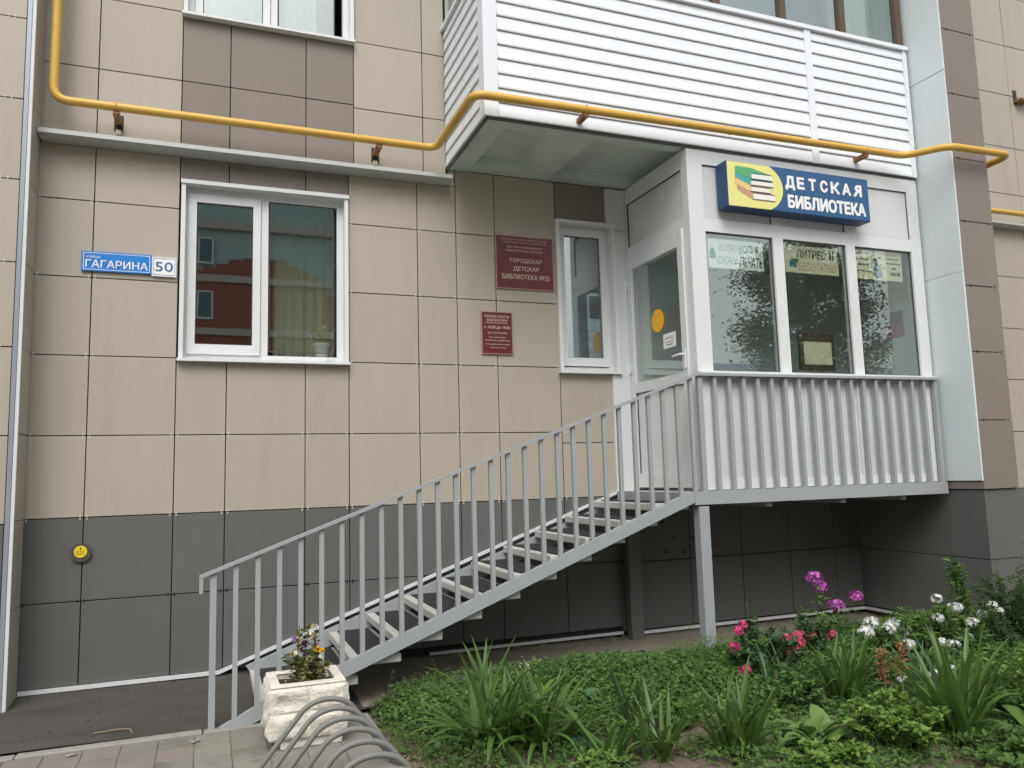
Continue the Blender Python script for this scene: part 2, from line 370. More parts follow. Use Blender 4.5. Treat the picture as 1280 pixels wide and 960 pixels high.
for j in range(9):
    for i in range(13):
        cx = .955-.1-.2*i; cy = -1.3-.2*j
        if cx < -1.7: continue
        put('paver', paver_mesh(1 if (cx < -.35+.25*math.sin(j*1.3) and rnd.random() < .75) else 0), pv, (cx, cy, -1.302+rnd.uniform(-.003, .003)), rot=(rnd.uniform(-.012, .012), rnd.uniform(-.012, .012), rnd.uniform(-.01, .01)))
gk = MB()
for i in range(6): gk.cbox(.955, 1.01, -7.2+i*1.0, -6.205+i*1.0, -1.45, -1.30, .006)
gk.build('garden_edging', 'kerb', None, kind='structure')

# ------------------------------------------------------------------ apartment building
B = thing('apartment_building', (2.5, 0, -1.3), 'beige and brown tiled apartment building with grey plinth behind the stairs', 'building')
GAP = .007
pm = {}
clips = MB(); dclips = MB()
def panel(x0, x1, z0, z1, mt, plane='y', pos=0., th=.012, name='facade_tile', gap=GAP, sgn=1):
    """tile in the plane Y=pos (facing -Y) or X=pos (facing sgn X)"""
    w_, h_ = round(x1-x0-gap, 4), round(z1-z0-gap, 4)
    if w_ < .02 or h_ < .02: return
    key = (w_, h_, mt, plane, th, sgn)
    if key not in pm:
        mb = MB()
        if plane == 'y': mb.cbox(-w_/2, w_/2, 0, th, -h_/2, h_/2, .0018)
        else: mb.cbox(-th if sgn > 0 else 0, 0 if sgn > 0 else th, -w_/2, w_/2, -h_/2, h_/2, .0018)
        me = bpy.data.meshes.new(name); me.from_pydata(mb.v, [], mb.f); me.materials.append(MT[mt])
        pm[key] = me
    c = (x0+x1)/2; z = (z0+z1)/2
    j = rnd.uniform(-.0012, .0012)
    t = rnd.uniform(-.0018, .0018), rnd.uniform(-.0018, .0018)
    if plane == 'y': put(name, pm[key], B, (c, pos+j, z), rot=(t[0], 0, t[1]))
    else: put(name, pm[key], B, (pos+j, c, z), rot=(0, t[0], t[1]))
def clip_at(x, z, plane='y', pos=0.):
    for d in (-.022, .022):
        for e in (-.009, .009):
            (dclips if z < -.05 else clips).box(x+d-.0045, x+d+.0045, pos-.003, pos, z+e-.006, z+e+.006)
def cells(cols, rows, mt, holes=(), **k):
    for i in range(len(cols)-1):
        for j in range(len(rows)-1):
            rects = [(cols[i], cols[i+1], rows[j], rows[j+1])]
            for hx0, hx1, hz0, hz1 in holes:
                nr = []
                for a, b, c, d in rects:
                    if hx1 <= a+.002 or hx0 >= b-.002 or hz1 <= c+.002 or hz0 >= d-.002: nr.append((a, b, c, d)); continue
                    if hz0 > c+.01: nr.append((a, b, c, hz0))
                    if hz1 < d-.01: nr.append((a, b, hz1, d))
                    if hx0 > a+.01: nr.append((a, hx0, max(c, hz0), min(d, hz1)))
                    if hx1 < b-.01: nr.append((hx1, b, max(c, hz0), min(d, hz1)))
                rects = nr
            for a, b, c, d in rects: panel(a, b, c, d, mt, **k)
XL = -1.228
C1 = [XL, -.841, -.238, .131, .740, 1.097, 1.699, 2.056, 2.428, 3.04, 3.585]
W1 = (-.225, 1.09, 1.175, 2.635); W2 = (3.036, 3.70, 1.148, 2.615); W3 = (-.238, 1.145, 4.03, 5.5)
# main wall below the ledge
cells([XL, -.841, -.238], [0, .6, 1.2, 1.8, 2.4, 2.83], 'beige')
cells([-.238, .131, .740, 1.097], [0, .6, 1.2], 'beige', [W1])
cells([-.238, .131, .740, 1.097], [2.635, 2.83], 'brown')
cells([1.097, 1.699, 1.99], [0, .6, 1.2, 1.8, 2.4, 2.83], 'beige', [(1.99, 2.2, 2.4, 3)]) if False else None
cells([1.097, 1.699], [0, .6, 1.2, 1.8, 2.4, 2.83], 'beige')
cells([1.699, 2.056], [0, .6, 1.2, 1.8, 2.4, 2.83], 'beige')
cells([2.056, 2.428, 3.04], [0, .6, 1.2, 1.8, 2.4, 2.99], 'beige'); panel(1.99, 2.056, 2.83, 2.99, 'beige')
cells([3.04, 3.585], [0, .5, 1.148], 'beige'); cells([3.04, 3.57], [2.615, 2.99], 'brown')
cells(C1, [-1.19, -.6, 0], 'grey'); cells([3.585, 3.79, 4.35, 4.95, 5.54, 6.12, 6.46], [-1.235, -.62, .03], 'grey')
# above the ledge
cells([XL, -.841, -.238], [2.90, 3.475, 4.07, 4.67, 5.3], 'beige')
cells([-.238, .131, .740, 1.145], [2.90, 3.475, 4.03], 'brown')
cells([1.145, 1.765, 1.975], [2.90, 3.45, 4.065, 4.67, 5.3], 'beige')
for x_ in C1:
    for z_ in (-.6, 0, .6, 1.2, 1.8, 2.4):
        if -.24 < x_ < 1.09 and 1.18 < z_: continue
        if z_ < 0 or True: clip_at(x_, z_)
# left projecting block
cells([-4.6, -4.0, -3.4, -2.8, -2.2, -1.6, XL-.045], [-.015, .585, 1.2, 1.803, 2.405, 3.005, 3.62, 4.22, 4.82, 5.4], 'beige', pos=-.325)
cells([-4.6, -4.0, -3.4, -2.8, -2.2, -1.6, XL-.045], [-1.3, -.62, -.015], 'grey', pos=-.325)
for z0, z1 in zip([-1.24, -.6, 0, .6, 1.2, 1.8, 2.4, 3.0, 3.6, 4.2, 4.8], [-.6, 0, .6, 1.2, 1.8, 2.4, 3.0, 3.6, 4.2, 4.8, 5.4]):
    panel(-.318, -.02, z0, z1, 'beige', plane='x', pos=XL+.012, gap=.005)
for z_ in (0, .585, 1.2, 1.803, 2.405, 3.005, 3.62): clip_at(-1.62+.25, z_, pos=-.325)
ct = MB(); ct.box(XL-.040, XL-.012, -.345, -.328, -1.26, 5.4); ct.box(XL-.010, XL+.012, -.340, -.3185, -1.25, 5.4, 1)
ct.build('corner_trim', ['ctrim', 'trim'], B)
# right projecting pier
XP, YP = 6.46, -1.50
prow = [-1.40, -.641, -.022, .598, 1.223, 1.839, 2.451, 3.058, 3.696, 4.345, 4.95, 5.6]
cells([XP, 6.90], prow[2:], 'brown', pos=YP); cells([XP+.012, 6.89], prow[:3], 'grey', pos=YP+.02)
for z0, z1 in ((.055, 1.97), (1.97, 3.93), (3.93, 5.6)): panel(YP+.0, -.03, z0, z1, 'pier', plane='x', pos=XP-.012, th=.02, name='cladding_panel', gap=.004, sgn=-1)
for a, b in ((-1.49, -.78), (-.78, .02)):
    panel(a, b, -.022, .052, 'brown', plane='x', pos=XP, sgn=-1); panel(a, b, -.641, -.022, 'grey', plane='x', pos=XP+.012, sgn=-1); panel(a, b, -1.235, -.641, 'grey', plane='x', pos=XP+.012, sgn=-1)
for z_ in prow[1:-1]:
    for x_ in (XP+.07, 6.84): dclips.box(x_-.005, x_+.005, YP-.004, YP, z_-.012, z_+.012)
# wall right of the pier
rr = [-1.35, -.68, -.08, .552, 1.142, 1.735, 2.345, 2.925]
cells([6.92, 7.75, 8.35, 8.96, 9.56, 10.2], rr[2:], 'beige', pos=-.35); cells([6.92, 7.75, 8.35, 8.96, 9.56, 10.2], rr[:3], 'grey', pos=-.35)
cells([6.92, 7.75, 8.35, 8.96, 9.56, 10.2], [3.0, 3.35, 3.93, 4.60, 5.24, 5.9, 6.5], 'beige', pos=-.35)
# dark substrate with real openings
def wall_holes(mb, x0, x1, z0, z1, y0, y1, holes):
    xs = sorted({x0, x1, *[h[0] for h in holes], *[h[1] for h in holes]}); zs = sorted({z0, z1, *[h[2] for h in holes], *[h[3] for h in holes]})
    for a, b in zip(xs, xs[1:]):
        for c, d in zip(zs, zs[1:]):
            if any(h[0] <= a+1e-6 and h[1] >= b-1e-6 and h[2] <= c+1e-6 and h[3] >= d-1e-6 for h in holes): continue
            mb.box(a, b, y0, y1, c, d)
wl = MB(); wall_holes(wl, XL, XP+.02, -1.6, 7.0, .03, .33, [(-.215, 1.08, 1.185, 2.625), (3.05, 3.652, 1.16, 2.606), (-.228, 1.135, 4.045, 5.5)])
wl.box(-4.7, XL-.006, -.295, .33, -1.6, 7.0); wl.box(XP+.03, 6.87, YP+.045, .33, -1.6, 7.0); wl.box(6.872, 10.3, -.32, .33, -1.6, 7.0)
wl.build('wall', 'dark', B)
clips.build('tile_clips', 'clip', B, kind='stuff'); dclips.build('tile_clips', 'black', B, kind='stuff')
# ledges, flashings, base trims
lg = MB(); lg.prism([(-.175, 2.838), (-.175, 2.872), (.02, 2.905), (.02, 2.83)], 'x', XL+.02, 1.985)
lg.build('drip_ledge', 'ledge', B)
lg = MB(); lg.prism([(-.47, 2.93), (-.47, 2.955), (-.33, 2.99), (-.33, 2.92)], 'x', 6.91, 10.2); lg.build('drip_ledge', 'ledge', B)
for a in ((XL+.016, .10, -.03, -.004, -1.214, -1.188), (1.75, 3.575, -.03, -.004, -1.248, -1.226), (3.78, XP-.02, -.03, -.004, -1.268, -1.242), (XP-.03, XP-.004, -1.50, -.032, -1.268, -1.244)):
    MB().box(*a).build('base_trim', 'trim', B)
fs = MB(); fs.prism([(.10, -1.190), (.10, -1.214), (3.585, .025), (3.585, .050)], 'y', -.034, -.004)
fs.build('flashing', 'trim', B)
gs = MB()
for _ in range(1500):
    x_ = rnd.uniform(1.2, 6.4); y_ = rnd.uniform(-.03, .03); z_ = apron_z(x_, y_)+rnd.uniform(0, .018); s_ = rnd.uniform(.006, .012)
    gs.face([(x_-s_, y_, z_-s_), (x_+s_, y_-.004, z_-s_*.6), (x_+s_*.5, y_-s_, z_+s_)])
gs.build('gravel_strip', 'gravel', None, kind='stuff')
vh = MB()
for px, py in ((842, 672), (865, 672), (833, 690), (855, 690), (882, 690), (828, 652), (870, 654)):
    q = at(px, py, -.002); vh.disc((q.x, q.z), .016, 'y', -.0035, .004, 10)
vh.build('vent_holes', 'black', B)
# back supporting pillar under the landing, beside the wall
# windows ------------------------------------------------------------
def frame_rect(mb, x0, x1, z0, z1, wd, y0, y1, mi=0):
    mb.box(x0, x0+wd, y0, y1, z0, z1, mi); mb.box(x1-wd, x1, y0, y1, z0, z1, mi)
    mb.box(x0+wd, x1-wd, y0, y1, z0, z0+wd, mi); mb.box(x0+wd, x1-wd, y0, y1, z1-wd, z1, mi)
def window(x0, x1, z0, z1, panes, mull, blabel, top=True, side_panel=None):
    """x0..x1, z0..z1 outer size of the metal casing"""
    c = MB(); t = .032
    c.box(x0, x0+t, -.035, .085, z0+.02, z1-t); c.box(x1-t, x1, -.035, .085, z0+.02, z1-t)
    c.box(x0-.004, x1+.004, -.048, .085, z1-t, z1)
    W = c.build('window', 'pvc', B, label=blabel)
    MB().box(x0-.01, x1+.008, -.065, .085, z0-.004, z0+.018).build('sill', 'pvc', W)
    f = MB(); fx0, fx1, fz0, fz1 = x0+t, x1-t, z0+.020, z1-t
    frame_rect(f, fx0, fx1, fz0, fz1, .05, .062, .12)
    for a in mull: f.box(a[0], a[1], .060, .12, fz0+.05, fz1-.05)
    f.build('frame', 'pvc', W)
    for a, b, lo, hi, sash in panes:
        if sash:
            s = MB(); frame_rect(s, a-.062, b+.062, lo-.082, hi+.07, .0, .045, .1) if False else (s.box(a-.062, a-.002, .045, .1, lo-.082, hi+.07), s.box(b+.002, b+.062, .045, .1, lo-.082, hi+.07), s.box(a-.002, b+.002, .045, .1, lo-.082, lo-.002), s.box(a-.002, b+.002, .045, .1, hi+.002, hi+.07)); s.build('sash', 'pvc', W)
        g = MB(); g.box(a-.004, b+.004, .072 if sash else .088, .078 if sash else .094, lo-.004, hi+.004); g.build('pane', 'glass', W)
        gk_ = MB(); frame_rect(gk_, a-.003, b+.003, lo-.003, hi+.003, .008, .068 if sash else .084, .0715 if sash else .0875); gk_.build('gasket', 'sgrey', W)
    return W
window(-.225, 1.09, 1.175, 2.635, [(-.108, .322, 1.325, 2.485, True), (.455, .985, 1.282, 2.552, False)], [(.388, .445)], None)
window(-.238, 1.145, 4.03, 5.46, [(-.09, .383, 4.10, 5.3, True), (.515, .992, 4.10, 5.3, False)], [(.45, .505)], None)
W2o = window(3.036, 3.66, 1.148, 2.615, [(3.150, 3.528, 1.308, 2.488, True)], [], None)
sp = MB(); sp.box(3.6605, 3.786, -.03, .06, .045, 2.555); sp.box(3.575, 3.786, -.028, .02, .045, 1.14); sp.box(3.572, 3.786, -.03, .028, 2.62, 2.97); sp.box(3.664, 3.786, -.045, .05, 2.558, 2.618)
sp.build('white_infill', 'pvcd', B)
# window fittings: little drain covers on the lower frames
dc = MB()
for x_ in (-.02, .95, 3.5): dc.box(x_-.03, x_+.03, .040 if x_ > 3 else .054, .044 if x_ > 3 else .0615, 1.225, 1.237)
dc.build('drain_cover', 'pvc', B)
# rooms behind the windows
def room(x0, x1, z0, z1, y0, y1, mt='room'):
    mb = MB(); mb.face([(x0,y1,z0),(x1,y1,z0),(x1,y1,z1),(x0,y1,z1)])
    mb.face([(x0,y0,z0),(x0,y1,z0),(x0,y1,z1),(x0,y0,z1)]); mb.face([(x1,y0,z0),(x1,y1,z0),(x1,y1,z1),(x1,y0,z1)])
    mb.face([(x0,y0,z0),(x1,y0,z0),(x1,y1,z0),(x0,y1,z0)]); mb.face([(x0,y0,z1),(x1,y0,z1),(x1,y1,z1),(x0,y1,z1)])
    return mb.build('room', mt, B)
room(-.8, 2.0, .3, 2.9, .335, 3.2); room(2.6, 4.2, .3, 2.9, .335, 2.4); room(-.8, 2.0, 3.2, 5.8, .335, 3.2)
def drape(name, mt, x0, x1, z0, z1, y, amp, waves, parent, lab=None):
    mb = MB(); n = waves*6
    for i in range(n+1):
        x_ = x0+(x1-x0)*i/n; yy = y+amp*math.sin(i/n*waves*2*math.pi)+amp*.5*math.sin(i*.7)
        mb.v += [(x_, yy, z0), (x_, yy, z1)]
    for i in range(n): mb.f.append((2*i, 2*i+2, 2*i+3, 2*i+1)); mb.mi.append(0)
    o = mb.build(name, mt, parent, 'all'); return o
tag(drape('curtain', 'curtaing', -.15, .45, 4.0, 5.5, .25, .02, 5, None), 'grey curtain hanging in the left pane of the upper window', 'curtain')
tag(drape('curtain', 'curtainy', .58, .86, 4.0, 5.5, .25, .02, 5, None), 'yellowish curtain bunched in the right pane of the upper window', 'curtain')
tag(drape('curtain', 'curtain', .52, 1.06, 1.3, 2.6, .55, .02, 6, None), 'pale net curtain behind the right pane above the white flower pot', 'curtain')
bl = thing('roller_blind', (3.33, .2, 2.5), 'dark striped fabric blind inside the narrow window beside the porch', 'blind')
for i in range(12): MB().box(3.09, 3.60, .13+.012*(i % 2), .136+.012*(i % 2), 2.49-.1*(i+1), 2.495-.1*i).build('blind_strip', 'blind', bl)
fp = thing('potted_flower', (.90, .20, 1.21), 'white pot of pale flowers inside the large window, lower right corner', 'plant pot')
mb = MB(); n = 16
for z_, r_ in ((1.22, .055), (1.36, .08), (1.365, .085), (1.38, .085), (1.38, .075), (1.34, .07)):
    mb.v += [(.90+r_*math.cos(2*math.pi*i/n), .22+r_*math.sin(2*math.pi*i/n), z_) for i in range(n)]
for k in range(5):
    for i in range(n): mb.f.append((k*n+i, k*n+(i+1) % n, (k+1)*n+(i+1) % n, (k+1)*n+i)); mb.mi.append(0)
mb.f.append(tuple(range(n))); mb.f.append(tuple(range(5*n, 6*n))); mb.mi += [0, 0]
mb.build('pot', 'pot', fp, True)
def leaf_cloud(n, cfun, size, asp=.45, up=.6):
    """n small pointed leaves; cfun() -> (centre, outward dir)"""
    mb = MB()
    for _ in range(n):
        c, d = cfun(); d = Vector(d)+Vector((rnd.gauss(0, .5), rnd.gauss(0, .5), rnd.gauss(0, .4)))
        if d.length < 1e-3: d = Vector((0, 0, 1))
        d.normalize(); s_ = size*rnd.uniform(.6, 1.25)
        nr = Vector((rnd.gauss(0, .6), rnd.gauss(0, .6), up+rnd.random())).normalized()
        sd_ = d.cross(nr)
        if sd_.length < 1e-3: continue
        sd_.normalize(); nn = sd_.cross(d); c = Vector(c)
        a = c; b = c+d*s_*.45+sd_*s_*asp*.5+nn*s_*.05; e = c+d*s_-nn*s_*.12; f = c+d*s_*.45-sd_*s_*asp*.5+nn*s_*.05
        mb.face([a, b, e, f])
    return mb
leaf_cloud(130, lambda: ((.90+rnd.gauss(0, .05), .22+rnd.gauss(0, .04), 1.41+abs(rnd.gauss(0, .05))), (rnd.gauss(0, 1), 0, .5)), .05).build('foliage', 'potf', fp, kind='stuff')

# balcony ------------------------------------------------------------
BX0, BX1, BY = 1.979, XP-.036, -1.105
sl_ = MB(); sl_.box(BX0+.03, BX1, BY+.03, .0-.004, 3.085, 3.2)
BAL = sl_.build('balcony', 'conc', B)
rim = MB(); zb = 2.985
rim.box(BX0+.014, BX1, BY+.014, BY+.15, zb, 3.084); rim.prism([(BX0+.014, zb), (BX0+.20, zb), (BX0+.26, 3.084), (BX0+.014, 3.084)], 'y', BY+.151, -.1305); rim.box(BX0+.014, BX0+.2, -.13, -.006, zb, 3.084); rim.box(BX0+.2005, BX1, -.13, -.006, zb+.004, 3.084)
rim.prism([(2.62, 3.084), (2.70, zb+.008), (2.98, zb+.008), (3.06, 3.084)], 'y', BY+.151, -.131)
rim.build('soffit_rib', 'conc', BAL)
edge = MB(); edge.box(BX0+.0, BX0+.012, BY, -.006, 2.968, 3.0); edge.box(BX0+.0, BX1, BY+.0, BY+.012, 2.974, 3.0); edge.build('drip_edge', 'sgrey', BAL)
SP, Z0 = .1225, 2.985
slat_me = {}
def slat(u0, u1, z, side):
    z1 = min(z+SP, 4.30)
    mb = MB(); d = lambda a: a
    prof = [(-.016, z+.002), (-.018, z+.012), (-.010, z+SP*.55), (-.003, z1-.006), (.012, z1-.006), (.012, z+.002)]
    if side: mb.prism([(BX0+a, q) for a, q in prof], 'y', u0, u1)
    else: mb.prism([(BY+a, q) for a, q in prof], 'x', u0, u1)
    o_ = mb.build('siding_slat', 'slat', BAL); o_.rotation_euler = (rnd.uniform(-.006, .006), rnd.uniform(-.0006, .0006), 0) if not side else (0, rnd.uniform(-.006, .006), 0)
for k in range(11):
    z_ = Z0+.012+k*SP*.985
    if z_ > 4.27: break
    slat(BX0+.10, 5.152, z_, 0); slat(5.222, BX1-.05, z_, 0); slat(BY+.10, -.035, z_, 1)
MB().box(BX0-.022, BX0+.095, BY-.022, BY+.012, 2.995, 4.30).box(BX0-.022, BX0+.012, BY+.013, BY+.095, 2.995, 4.30).build('corner_board', 'slat', BAL)
MB().box(5.150, 5.224, BY-.024, BY+.01, 2.995, 4.30).build('joint_board', 'slat', BAL)
MB().box(BX1-.055, BX1, BY-.022, BY+.012, 2.995, 4.30).build('end_board', 'slat', BAL)
MB().box(BX0-.012, BX0+.012, -.034, -.006, 2.995, 4.32).build('wall_board', 'ctrim', BAL)
MB().box(BX0-.035, BX1+.01, BY-.04, BY+.09, 4.302, 4.34).box(BX0-.035, BX0+.09, BY+.091, -.006, 4.302, 4.34).build('rail_cap', 'slat', BAL)
gp = [2.03, 2.75, 3.48, 4.20, 4.94, 5.655, BX1-.04]
for i, x_ in enumerate(gp): MB().box(x_-.035, x_+.035, BY+.0, BY+.06, 4.342, 5.9).build('glazing_post', 'wood', BAL)
for a, b in zip(gp, gp[1:]):
    MB().box(a+.036, b-.036, BY+.03, BY+.034, 4.342, 5.9).build('pane', 'glass', BAL)
MB().box(BX0+.03, BX0+.034, BY+.07, -.03, 4.342, 5.9).build('pane', 'glass', BAL)
MB().box(BX0+.01, BX1, -.035, -.008, 4.30, 6.0).build('back_wall', 'room', BAL)
MB().box(BX0, BX1, BY, -.01, 5.9, 6.0).build('balcony_roof', 'conc', BAL)
tag(drape('curtain', 'curtain', 5.78, 6.32, 4.3, 5.8, BY+.3, .02, 6, None), 'beige curtain behind the rightmost balcony pane', 'curtain')

# gas pipe -----------------------------------------------------------
GP = thing('gas_pipe', (2.5, -.5, 3.0), 'yellow painted gas pipe running along the wall and round the white balcony', 'pipe')
path = [(-1.11, -.2, 6.2), (-1.11, -.2, 3.09), (1.83, -.2, 3.085), (1.83, -1.25, 3.085), (6.13, -1.25, 3.13), (6.28, -1.62, 3.095), (7.06, -1.62, 3.11), (7.06, -.5, 3.06)]
MB().tube(fillet(path, .11, 8), .0325, 16).build('pipe', 'pipe', GP, True)
MB().tube(fillet([(7.06, -.50, 3.055), (7.06, -.5, 3.045), (7.4, -.5, 3.045), (10.2, -.5, 3.07)], .05), .03, 14).build('pipe', 'pipe', GP, True)
MB().tube([(7.06, -.515, 3.09), (7.06, -.49, 3.03)], .04, 14).build('weld_collar', 'pipe', GP, True)
for x_, z_ in ((.42, 3.0876), (4.15, 3.1075)):
    y_ = -.2 if x_ < 2 else -1.25
    MB().tube([(x_-.005, y_, z_), (x_+.005, y_, z_)], .035, 16).build('weld_seam', 'pipe', GP, True)
for x_, yw, yp, zc in ((-.69, 0, -.2, 3.09), (1.33, 0, -.2, 3.085), (2.77, BY-.01, -1.25, 3.095), (5.66, BY-.01, -1.25, 3.12)):
    b_ = MB(); b_.box(x_-.022, x_+.022, yp-.01, yw+.004, zc-.058, zc-.036)
    b_.box(x_-.022, x_-.016, yp-.01, yw+.004, zc-.036, zc-.022); b_.box(x_+.016, x_+.022, yp-.01, yw+.004, zc-.036, zc-.022)
    k_ = b_.build('bracket', 'rust', GP)
    st = MB(); st.tube([(x_, yp+.0365*math.cos(a), zc+.0365*math.sin(a)) for a in [i*math.pi/10*1.5-.8 for i in range(13)]], .005, 6); st.build('strap', 'pipe', k_, True)
    MB().tube([(x_, yp, zc-.06), (x_, yp, zc-.075)], .008, 6).build('nut', 'rust', k_)
    if yw == 0:
        s2 = MB(); s2.box(x_-.032, x_+.034, -.0045, .004, zc-.11, zc+.02); s2.build('wall_slot', 'black', B)
        s3 = MB(); s3.box(x_-.018, x_+.02, -.012, -.005, zc-.135, zc-.1); s3.build('slot_patch', 'clip', B)
s2 = MB(); s2.box(9.02, 9.08, -.3545, -.34, 4.50, 4.68); s2.build('wall_slot', 'black', B)
MB().box(9.03, 9.20, -.45, -.355, 4.52, 4.545).build('bracket', 'rust', B)
# ------------------------------------------------------------------ entrance porch
PX, PY = 3.79, -1.10
P = thing('entrance_porch', (5.1, -.55, .05), 'white glazed entrance porch on the landing under the balcony', 'porch')
TOP = 2.972
f = MB(); yi, yo = PY+.07, PY
f.box(PX, PX+.155, yo, yi, .055, TOP)                    # corner post
for a, b in ((4.653, 4.763), (5.484, 5.590), (6.292, XP-.036)): f.box(a, b, yo, yi, .055, TOP)
for a, b in ((PX+.155, 4.653), (4.763, 5.484), (5.590, 6.292)):
    f.box(a, b, yo, yi, .055, .13); f.box(a, b, yo, yi, .985, 1.045); f.box(a, b, yo, yi, 2.25, 2.37); f.box(a, b, yo, yi, 2.845, TOP)
f.build('front_frame', 'pvc', P)
for a, b in ((PX+.155, 4.653), (4.763, 5.484), (5.590, 6.292)):
    for lo, hi, nm in ((.13, .985, 'lower_panel'), (2.37, 2.845, 'upper_panel')):
        MB().box(a+.004, b-.004, yo+.018, yo+.04, lo+.004, hi-.004).build(nm, 'pvcd', P)
        g_ = MB(); frame_rect(g_, a, b, lo, hi, .006, yo+.012, yo+.0175); g_.build('panel_gasket', 'sgrey' if nm == 'upper_panel' else 'trim', P)
    MB().box(a+.002, b-.002, yo+.028, yo+.034, 1.045, 2.25).build('pane', 'glassd', P)
    g_ = MB(); frame_rect(g_, a, b, 1.045, 2.25, .008, yo+.02, yo+.0275); g_.build('panel_gasket', 'sgrey', P)
MB().box(PX-.01, XP-.036, yo-.05, yo-.001, 1.018, 1.036).build('sill', 'pvc', P)
# corrugated white sheet ribs in the lower panels
for a, b in ((PX+.155, 4.653), (4.763, 5.484), (5.590, 6.292)):
    r_ = MB(); n = 5
    for i in range(1, n):
        x_ = a+(b-a)*i/n; r_.box(x_-.006, x_+.006, yo+.012, yo+.0178, .14, .975)
    r_.build('panel_rib', 'pvc', P)
# side with the door (plane X = PX, facing -X)
s = MB(); xo, xi = PX, PX+.07
s.box(xo, xi, -.055, -.004, .055, TOP); s.box(xo, xi, PY+.071, PY+.10, .055, TOP)
s.box(xo, xi, PY+.101, -.056, 2.30, 2.385); s.box(xo, xi, PY+.101, -.056, 2.815, TOP)
s.build('side_frame', 'pvc', P)
MB().box(xo+.015, xo+.04, PY+.105, -.06, 2.388, 2.812).build('upper_panel', 'pvcd', P)
g_ = MB(); g_.box(xo+.0005, xo+.014, -.063, -.056, 2.386, 2.814); g_.box(xo-.001, xo+.014, PY+.101, -.064, 2.808, 2.8145); g_.build('panel_gasket', 'sgrey', P)
D = MB()
dx0, dx1 = xo-.022, xo+.05; dy0, dy1, dz0, dz1 = PY+.105, -.035, .075, 2.295
D.box(dx0, dx1, dy0, dy0+.078, dz0, dz1); D.box(dx0, dx1, dy1-.072, dy1, dz0, dz1)
D.box(dx0, dx1, dy0+.078, dy1-.072, dz0, .20); D.box(dx0, dx1, dy0+.078, dy1-.072, .955, 1.05); D.box(dx0, dx1, dy0+.078, dy1-.072, 2.15, dz1)
door = D.build('door', 'pvc', P)
MB().box(dx0+.022, dx0+.045, dy0+.08, dy1-.074, .20, .955).build('door_panel', 'pvc', door)
g_ = MB(); g_.box(dx0+.012, dx0+.0215, dy1-.080, dy1-.0725, .2, .955); g_.box(dx0+.010, dx0+.0215, dy0+.079, dy1-.081, .947, .9548); g_.build('door_gasket', 'sgrey', door)
MB().box(dx0+.024, dx0+.03, dy0+.078, dy1-.072, 1.05, 2.15).build('door_glass', 'glassd', door)
g_ = MB(); g_.box(dx0+.012, dx0+.0235, dy1-.085, dy1-.0725, 1.05, 2.15); g_.build('glazing_bead', 'trim', door)
h_ = MB(); h_.box(dx0-.012, dx0-.001, dy0+.02, dy0+.05, 1.08, 1.24); h_.tube(fillet([(dx0-.01, dy0+.035, 1.20), (dx0-.05, dy0+.035, 1.20), (dx0-.05, dy0+.15, 1.195)], .02), .011, 8)
h_.build('handle', 'pvc', door, True)
for z_ in (1.95, 1.14, .28):
    MB().tube([(dx0-.012, dy1+.008, z_), (dx0-.012, dy1+.008, z_+.11)], .013, 10).box(dx0-.012, dx0-.002, dy1-.035, dy1+.0, z_+.02, z_+.09).build('hinge', 'pvc', door, True)
# inside of the porch
ins = MB(); ins.box(PX+.08, XP-.04, -.07, -.045, .055, TOP); ins.box(XP-.06, XP-.037, PY+.08, -.071, .055, TOP); ins.build('inner_wall', 'roomd', P)
# things inside the porch
def flat(name, mt, x0, x1, z0, z1, y, label, cat, extra=None, mats=None, group=None):
    mb = MB(); mb.box(x0, x1, y-.003, y, z0, z1)
    if extra: extra(mb)
    return tag(mb.build(name, mats or mt, None), label, cat, group)
XI = XP-.0605
def on_side(name, mt, px0, px1, py0, py1, label, cat):
    def hit(px, py):
        d = _fw + _r2*((px-640)/FPX) - _u2*((py-480)/FPX); return CPOS + d*((XI-CPOS.x)/d.x)
    a, b = hit(px0, py0), hit(px1, py1)
    tag(MB().box(XI-.003, XI, min(a.y, b.y), max(a.y, b.y), min(a.z, b.z), max(a.z, b.z)).build(name, mt), label, cat)
on_side('paper_notice', 'red', 1110, 1131, 392, 420, 'dark red sheet pinned on the side wall inside the porch', 'notice')
on_side('paper_notice', 'paper', 1107, 1127, 385, 404, 'white sheet pinned just above the dark red sheet in the porch', 'notice')
on_side('notice_board', 'paperc', 1098, 1136, 352, 376, 'pale wide board on the porch side wall above the white sheet', 'board')
fr_ = thing('picture_frame', (5.22, -.95, 1.05), 'cream framed card standing behind the middle porch pane', 'frame')
MB().box(5.02, 5.42, -.93, -.90, 1.10, 1.44).build('backing_board', 'wood', fr_); MB().box(5.06, 5.38, -.936, -.931, 1.15, 1.36).build('card', 'paperc', fr_)
